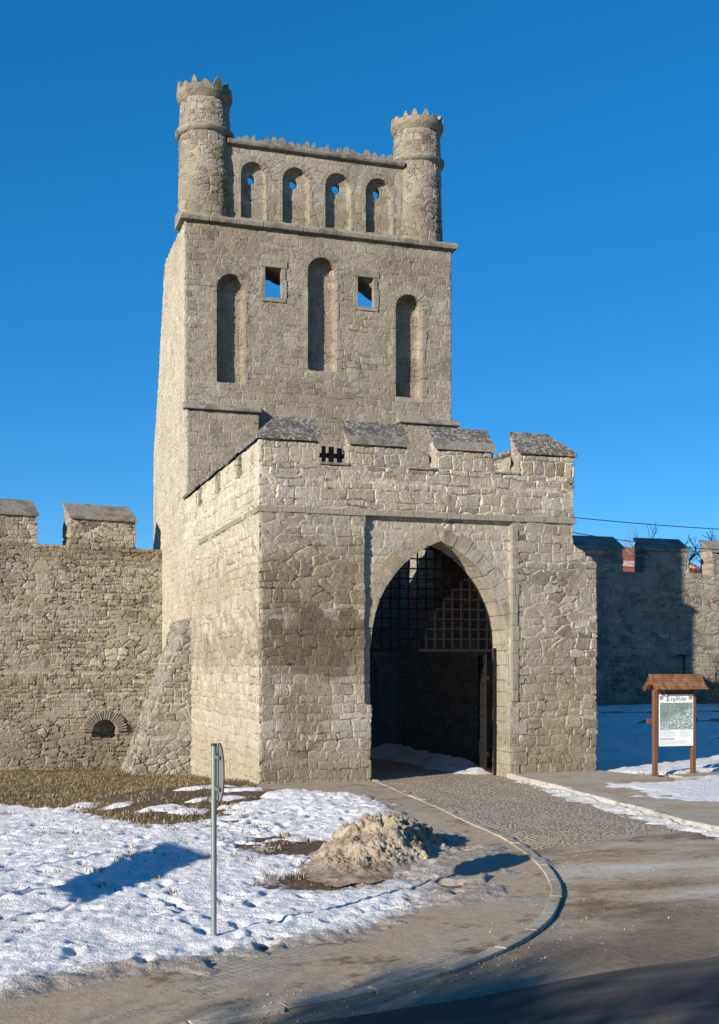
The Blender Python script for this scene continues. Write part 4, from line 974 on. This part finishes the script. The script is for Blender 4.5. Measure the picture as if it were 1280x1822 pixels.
dn = n.ss(n.add(n.mul(n.sub(z, 1.45), -2.2), n.mul(n.sub(x, 10.1), 1.0), n.mul(f, .8)), .1, .7)
v = n.vor(n.vec(n.mul(x, 55.), n.mul(z, 75.)), 1., 'F1', '2D'); vc = n.xyz(v['Color'])
houses = n.mul(n.ss(vc[0], .62, .72), dn)
c = n.mix(f, (.10, .16, .14), (.26, .34, .31)); c = n.cmul(c, n.add(.5, n.mul(vc[1], .8))); c = n.mix(n.mul(houses, .8), c, (.62, .66, .66))
n.col(c).rough(.4); M_PIC = n.m
n = NT('ink_black'); n.col((.03, .03, .035)).rough(.5); M_INK = n.m
n = NT('ink_grey'); n.col((.22, .22, .23)).rough(.5); M_INK2 = n.m
n = NT('crest_brown'); g = n.noise(None, 60., 3); n.col(n.mix(g, (.10, .07, .055), (.42, .36, .31))); M_CREST = n.m
px0, px1, pz0, pz1 = 9.745, 10.70, .74, 2.00; FY = BY-.055
m = MB(); m.box(px0, px1, FY-.012, FY, pz0, pz1); po = NB(m.build('poster', M_POST, nb))
def flat(name, mat, quads, y):
    m = MB()
    for q in quads:
        m.add([(a, y, b) for a, b in q]+[(a, y+.002, b) for a, b in q], [tuple(range(len(q))), tuple(range(2*len(q)-1, len(q)-1, -1))]+[(i, i+len(q), (i+1) % len(q)+len(q), (i+1) % len(q)) for i in range(len(q))])
    return m.build(name, mat, po)
def rct(a, b, c, d): return [(a, c), (b, c), (b, d), (a, d)]
flat('picture', M_PIC, [rct(px0+.02, px1-.02, pz0+.40, pz1-.20)], FY-.015)
# blackletter town name drawn with a broad slanted nib: Szydłów
strokes = {
 'S': ([[(.62, .86), (.40, 1.0), (.18, .80), (.30, .60), (.58, .42), (.62, .20), (.36, .0), (.06, .14)], [(.30, .95), (.30, .12)], [(.05, .02), (.3, -.06), (.66, .06)], [(.1, 1.0), (.6, 1.04)]], .80),
 'z': ([[(.05, .56), (.22, .62), (.40, .56), (.12, .06)], [(.12, .06), (.26, 0), (.42, .08)], [(.12, .32), (.36, .32)]], .50),
 'y': ([[(.08, .62), (.12, .10), (.22, .0), (.38, .12)], [(.38, .62), (.38, .10), (.30, -.20), (.06, -.28)]], .52),
 'd': ([[(.14, .98), (.38, .70), (.42, .14), (.26, .0), (.10, .12), (.10, .46), (.30, .58)]], .54),
 'l/': ([[(.14, 1.0), (.14, .12), (.24, .0), (.32, .06)], [(.0, .44), (.32, .66)]], .38),
 "o'": ([[(.26, .62), (.08, .48), (.08, .14), (.24, .0), (.40, .14), (.40, .46), (.24, .62)], [(.24, .78), (.40, .98)]], .52),
 'w': ([[(.06, .64), (.10, .10), (.20, .0), (.32, .12)], [(.34, .64), (.34, .10), (.46, .0), (.58, .14)], [(.58, .70), (.64, .44), (.58, .12)]], .72)}
quads = []; cur = 0; word = ['S', 'z', 'y', 'd', 'l/', "o'", 'w']; tot = sum(strokes[k][1] for k in word); S = .58/tot; ox = (px0+px1)/2-.29; oz = pz1-.155
nx_, nz_ = .048, .045
for k in word:
    ss_, wd = strokes[k]
    for s_ in ss_:
        for (a, b), (c_, d) in zip(s_[:-1], s_[1:]):
            P_ = [(a-nx_, b-nz_), (a+nx_, b+nz_), (c_+nx_, d+nz_), (c_-nx_, d-nz_)]
            quads.append([(ox+(cur+p)*S, oz+q*S*.80) for p, q in P_])
    cur += wd
flat('town_name', M_INK, quads, FY-.0155)
def shield(cx, cz, s): return [(cx-s, cz+s), (cx+s, cz+s), (cx+s*.95, cz-s*.1), (cx+s*.5, cz-s*.85), (cx, cz-s*1.2), (cx-s*.5, cz-s*.85), (cx-s*.95, cz-s*.1)]
for cx_ in (px0+.07, px1-.07):
    flat('crest', M_CREST, [shield(cx_, pz1-.09, .045), rct(cx_-.07, cx_+.07, pz1-.045, pz1-.030), rct(cx_-.06, cx_-.045, pz1-.14, pz1-.05)], FY-.0155)
random.seed(21); q1 = []; q2 = []; q3 = []
def textline(x0, x1, z, h, frac=1., q1=q1):
    x = x0; e = x0+(x1-x0)*frac
    while x < e:
        l = random.uniform(.008, .035); q1.append(rct(x, min(x+l, e), z, z+h)); x += l+.006
for i in range(8):
    textline(px0+.03, px0+.50, pz0+.375-i*.022, .006, random.uniform(.55, 1)); textline(px0+.58, px1-.03, pz0+.375-i*.022, .006, random.uniform(.5, 1), q2)
for i in range(5): textline(px0+.02, px1-.05, pz0+.125-i*.022, .006, random.uniform(.8, 1) if i < 4 else .5, q3)
for q_ in (q1, q2, q3): flat('small_print', M_INK2, q_, FY-.0145)
fc = bpy.data.curves.new('t', 'FONT'); fc.body = 'Informacja dla turystów'; fc.size = .042; fc.extrude = .001; fc.offset = .0006
fo = bpy.data.objects.new('t', fc); COL.objects.link(fo); fo.location = (px0+.025, FY-.0155, pz0+.165); fo.rotation_euler = (R(90), 0, 0)
bpy.context.view_layer.update(); me = evaled(fo); me.transform(fo.matrix_world); bpy.data.objects.remove(fo)
o = link('heading', me, M_INK, po)
m = MB(); random.seed(5)
for (a, b, c_, d) in ((9.9, 10.6, -1.75, -1.15), (10.65, 11.3, -1.55, -1.05)):
    m.slab([(a, c_, .06+.01), (b, c_-.05, .07), (b+.05, d, .08), (a-.03, d, .075)], .07)
o = m.build('paving_slabs', simple_stone('slab_stone', (.26, .23, .18), (.36, .33, .27))); tag(o, 'two flat stone slabs lying at the foot of the notice board', 'paving slab')

# ================================================================ behind and beside the right wall
def bare_tree(name, loc, height, seed, label, lean=0., spread=.55, levels=6, r0=.22, minr=.006, group='bare trees', first=.28):
    root = empty(name, loc, label, 'tree', group); random.seed(seed); tr = MB(); cr = MB()
    def grow(p, d, L, r, lev, mb):
        segs = 4; q = p
        for i in range(segs):
            d = (d+Vector((random.gauss(0, .12), random.gauss(0, .12), random.gauss(.03, .07)))).normalized(); p2 = q+d*L/segs
            ra = r*(1-.35*i/segs); rb = r*(1-.35*(i+1)/segs); mb.tube(q, p2, max(ra, minr), max(rb, minr), n=7 if lev < 2 else (5 if lev < 4 else 3), caps=False); q = p2
            if lev >= 1 and lev < levels and i >= 1 and random.random() < .75: side(q, d, L*.6, rb*.55, lev+1)
        if lev < levels:
            for k in range(3 if lev < 3 else 2): side(q, d, L*random.uniform(.62, .85), r*.6, lev+1)
    def side(q, d, L, r, lev):
        ax = d.cross(Vector((random.gauss(0, 1), random.gauss(0, 1), random.gauss(0, 1)))).normalized()
        d2 = (Matrix.Rotation(random.uniform(.3, spread+.45), 3, ax) @ d); d2.z += .12; grow(q, d2.normalized(), L, r, lev, cr)
    grow(Vector((0, 0, -.3)), Vector((lean, 0, 1)).normalized(), height*first, r0, 0, tr)
    n_ = M_BARK; tr.build('trunk', n_, root); cr.build('crown', n_, root); return root
n = NT('bark'); g = n.noise(None, 9., 4); n.col(n.mix(g, (.10, .085, .07), (.22, .19, .16))); M_BARK = n.m
bare_tree('bare_tree', (28.9, 25.5, 1.0), 11.2, 5, 'bare leafless tree with fine twigs rising behind the right wall, by the right edge', spread=.6, minr=.010, levels=5)
n = NT('red_roof_tiles'); x, y, z = n.xyz(); g = n.noise(None, 3., 4); wv = n.M('PINGPONG', n.mul(z, 3.5), .5); n.col(n.cmul(n.mix(g, (.22, .07, .045), (.34, .12, .08)), n.add(.7, n.mul(wv, .6)))); M_RED = n.m
n = NT('pink_render'); g = n.noise(None, 2., 4); n.col(n.mix(g, (.50, .33, .27), (.58, .42, .36))); M_PINK = n.m
n = NT('window_glass'); n.col((.03, .04, .05)).rough(.1); M_GLASS = n.m
def house(name, x0, x1, y0, y1, ze, zr, label, rot=0, wm=None, windows=((.25, .5), (.65, .5)), chim=-.1):
    root = empty(name, ((x0+x1)/2, (y0+y1)/2, 0), label, 'house', 'houses', rot); hx, hy = (x1-x0)/2, (y1-y0)/2
    m = MB(); m.prism([(-hy, -.6), (hy, -.6), (hy, ze), (0, zr-.15), (-hy, ze)], 'X', -hx, hx); m.build('wall', wm or M_PINK, root)
    m = MB(); 
    for s_ in (-1, 1): m.slab([(-hx-.4, 0, zr), (hx+.4, 0, zr), (hx+.4, s_*(hy+.5), ze-.25), (-hx-.4, s_*(hy+.5), ze-.25)], .16)
    m.build('roof', M_RED, root)
    m = MB(); m.box(hx*.5, hx*.5+.6, hy*.5, hy*.5+.6, ze, zr+chim); m.build('chimney', M_PINK, root)
    for (t, s_) in windows:
        for zz in np.arange(1.2, ze-1.6, 2.8):
            xx = -hx+2*hx*t; m = MB(); m.box(xx-.5, xx+.5, -hy-.03, -hy+.02, zz, zz+1.3); w_ = m.build('window', M_FRONT, root)
            m = MB(); m.box(xx-.42, xx-.03, -hy-.04, -hy-.032, zz+.08, zz+1.22); m.box(xx+.03, xx+.42, -hy-.04, -hy-.032, zz+.08, zz+1.22); m.build('pane', M_GLASS, w_)
    return root
h1 = house('house', 27.2, 33.2, 33, 41, 8.45, 9.95, 'pink walled house with red tiled roof glimpsed through the first gap of the right wall')
h2 = house('house', 37.5, 43, 33, 40, 4.6, 6.9, 'low house whose red roof just shows in the second gap of the right wall')
n = NT('cable'); n.col((.015, .015, .015)).rough(.6); M_CABLE = n.m
up = empty('utility_pole', (34, 13.5, 1), 'grey utility pole carrying two overhead cables to the right of the walls', 'utility pole')
m = MB(); m.tube((34, 13.5, .5), (34, 13.5, 9.3), .14, .10, n=12); place(m.build('pole', M_TIMBER, up), up)
m = MB(); m.box(33.1, 34.9, 13.42, 13.58, 8.75, 8.87); place(m.build('crossarm', M_TIMBER, up), up)
def cable(a, b, sag, label):
    m = MB(); a = Vector(a); b = Vector(b); P_ = [a.lerp(b, i/24)-Vector((0, 0, sag*4*(i/24)*(1-i/24))) for i in range(25)]
    for p, q in zip(P_[:-1], P_[1:]): m.tube(p, q, .016, n=5, caps=False)
    o = m.build('overhead_cable', M_CABLE); tag(o, label, 'cable', 'overhead cables')
cable((8.9, 12.2, 8.45), (34, 13.5, 8.35), .45, 'upper of the two black overhead cables crossing the sky right of the gatehouse')
cable((8.9, 12.1, 8.42), (33.2, 13.5, 8.2), 1.15, 'lower sagging black overhead cable right of the gatehouse')
m = MB(); m.tube((-16.5, 38, -1), (-16.5, 38, 9.6), .05, .03, n=8); m.tube((-16.5, 38, 9.5), (-16.5, 38, 10.6), .012, n=5)
o = m.build('mast', M_STEEL); tag(o, 'thin distant mast seen in the gap of the left wall', 'mast')
# downpipe-like post and dark shrub in front of the right wall
m = MB(); m.tube((23.14, 18.7, 1.0), (23.14, 18.7, 3.2), .035, n=8); m.box(22.9, 23.4, 18.68, 18.73, 3.18, 3.23)
o = m.build('iron_post', M_IRON); tag(o, 'thin dark iron post against the shaded right wall', 'post')
random.seed(33); m = MB(); st = MB()
sh = empty('evergreen_shrub', (25.2, 17.6, .95), 'dark evergreen shrub in shade at the right edge below the wall', 'shrub')
for i in range(5200):
    a = random.uniform(0, 6.28); r_2 = random.random()**.4; zz = random.uniform(-1, 1)
    p = Vector((math.cos(a)*math.sqrt(1-zz*zz)*1.35, math.sin(a)*math.sqrt(1-zz*zz)*.8, zz*.85))*r_2*(1+.25*math.sin(a*5+zz*4)); p += Vector((0, 0, .95))
    d = Vector((random.gauss(0, 1), random.gauss(0, 1), random.gauss(.3, 1))).normalized(); e = d.cross(Vector((0, .3, 1))).normalized(); s_ = random.uniform(.03, .07)
    m.add([p-e*s_*.35, p+d*s_, p+e*s_*.35, p-d*s_*.6], [(0, 1, 2, 3)])
me = bpy.data.meshes.new('leaves'); me.from_pydata(m.v, [], m.f); n = NT('evergreen'); n.col(n.mix(n.noise(None, 5., 3), (.012, .02, .010), (.035, .05, .025))); link('foliage', me, n.m, sh)
for i in range(7): st.tube((random.uniform(-.1, .1), 0, -.3), (random.uniform(-.7, .7), random.uniform(-.3, .3), 1.4), .03, .01, n=5)
st.build('stem', M_BARK, sh)
m = MB(); fx0, fx1, fz0, fz1, fy = 24.3, 26.6, 1.9, 2.95, 18.6
for xx in np.arange(fx0, fx1, .07): m.tube((xx, fy, fz0), (xx, fy, fz1), .004, n=3, caps=False)
for zz in np.arange(fz0, fz1+.01, .07): m.tube((fx0, fy, zz), (fx1, fy, zz), .004, n=3, caps=False)
mf = empty('mesh_fence', (fx0, fy, 1.2), 'pale wire mesh fence panel above the dark shrub at the right edge', 'fence'); place(m.build('mesh', M_STEEL, mf), mf)
m = MB(); m.tube((fx0, fy, 1.2), (fx0, fy, fz1+.05), .02, n=6); place(m.build('fence_post', M_STEEL, mf), mf)

# ================================================================ things behind the camera that throw the shade on the road and verge
S_ = -ld
CT = 1/math.tan(R(SUN_EL))
def toward_sun(x, y, h): return Vector((x-h*CT*math.sin(R(SUN_AZ)), y-h*CT*math.cos(R(SUN_AZ)), -.3+h))
A_, B_, C_, D_ = toward_sun(-4.74, -10.17, 2.2), toward_sun(-2.6, -7.3, 3.4), toward_sun(-2.27, -8.76, 3.4), toward_sun(-4.53, -11.34, 2.2)  # corners of an added slab, shaped to throw the slanted shadow on the verge
sb = empty('shadow_slab', ((A_.x+C_.x)/2, (A_.y+C_.y)/2, -.4), 'unseen slab on four thin posts, added to cast the verge shadow, left of frame', 'shadow_slab')
m = MB(); m.slab([A_, B_, C_, D_], .05); place(m.build('roof', M_BACK, sb), sb)
for p in (A_, B_, C_, D_):
    m = MB(); m.tube((p.x, p.y, -.8), (p.x, p.y, p.z-.03), .025, n=8); place(m.build('post', M_STEEL, sb), sb)
hs1 = house('house', -27.5, -11.5, -34.5, -29.2, 5.6, 6.9, 'pink walled house across the road behind the camera, nearer the gate')
hs2 = house('house', -46, -31, -40, -33, 5.2, 7.6, 'pink walled house across the road behind the camera, farther along', windows=((.3, .5),))
for i, (tx, ty, th, sd_, lb) in enumerate(((-18.5, -29.5, 11, 21, 'bare tree behind the camera, nearest the long house'), (-12.5, -32.5, 12, 22, 'bare tree behind the camera, tallest of the row')  )):
    bare_tree('bare_tree', (tx, ty, -.4), th, sd_, lb, spread=.5, levels=5, minr=.017)
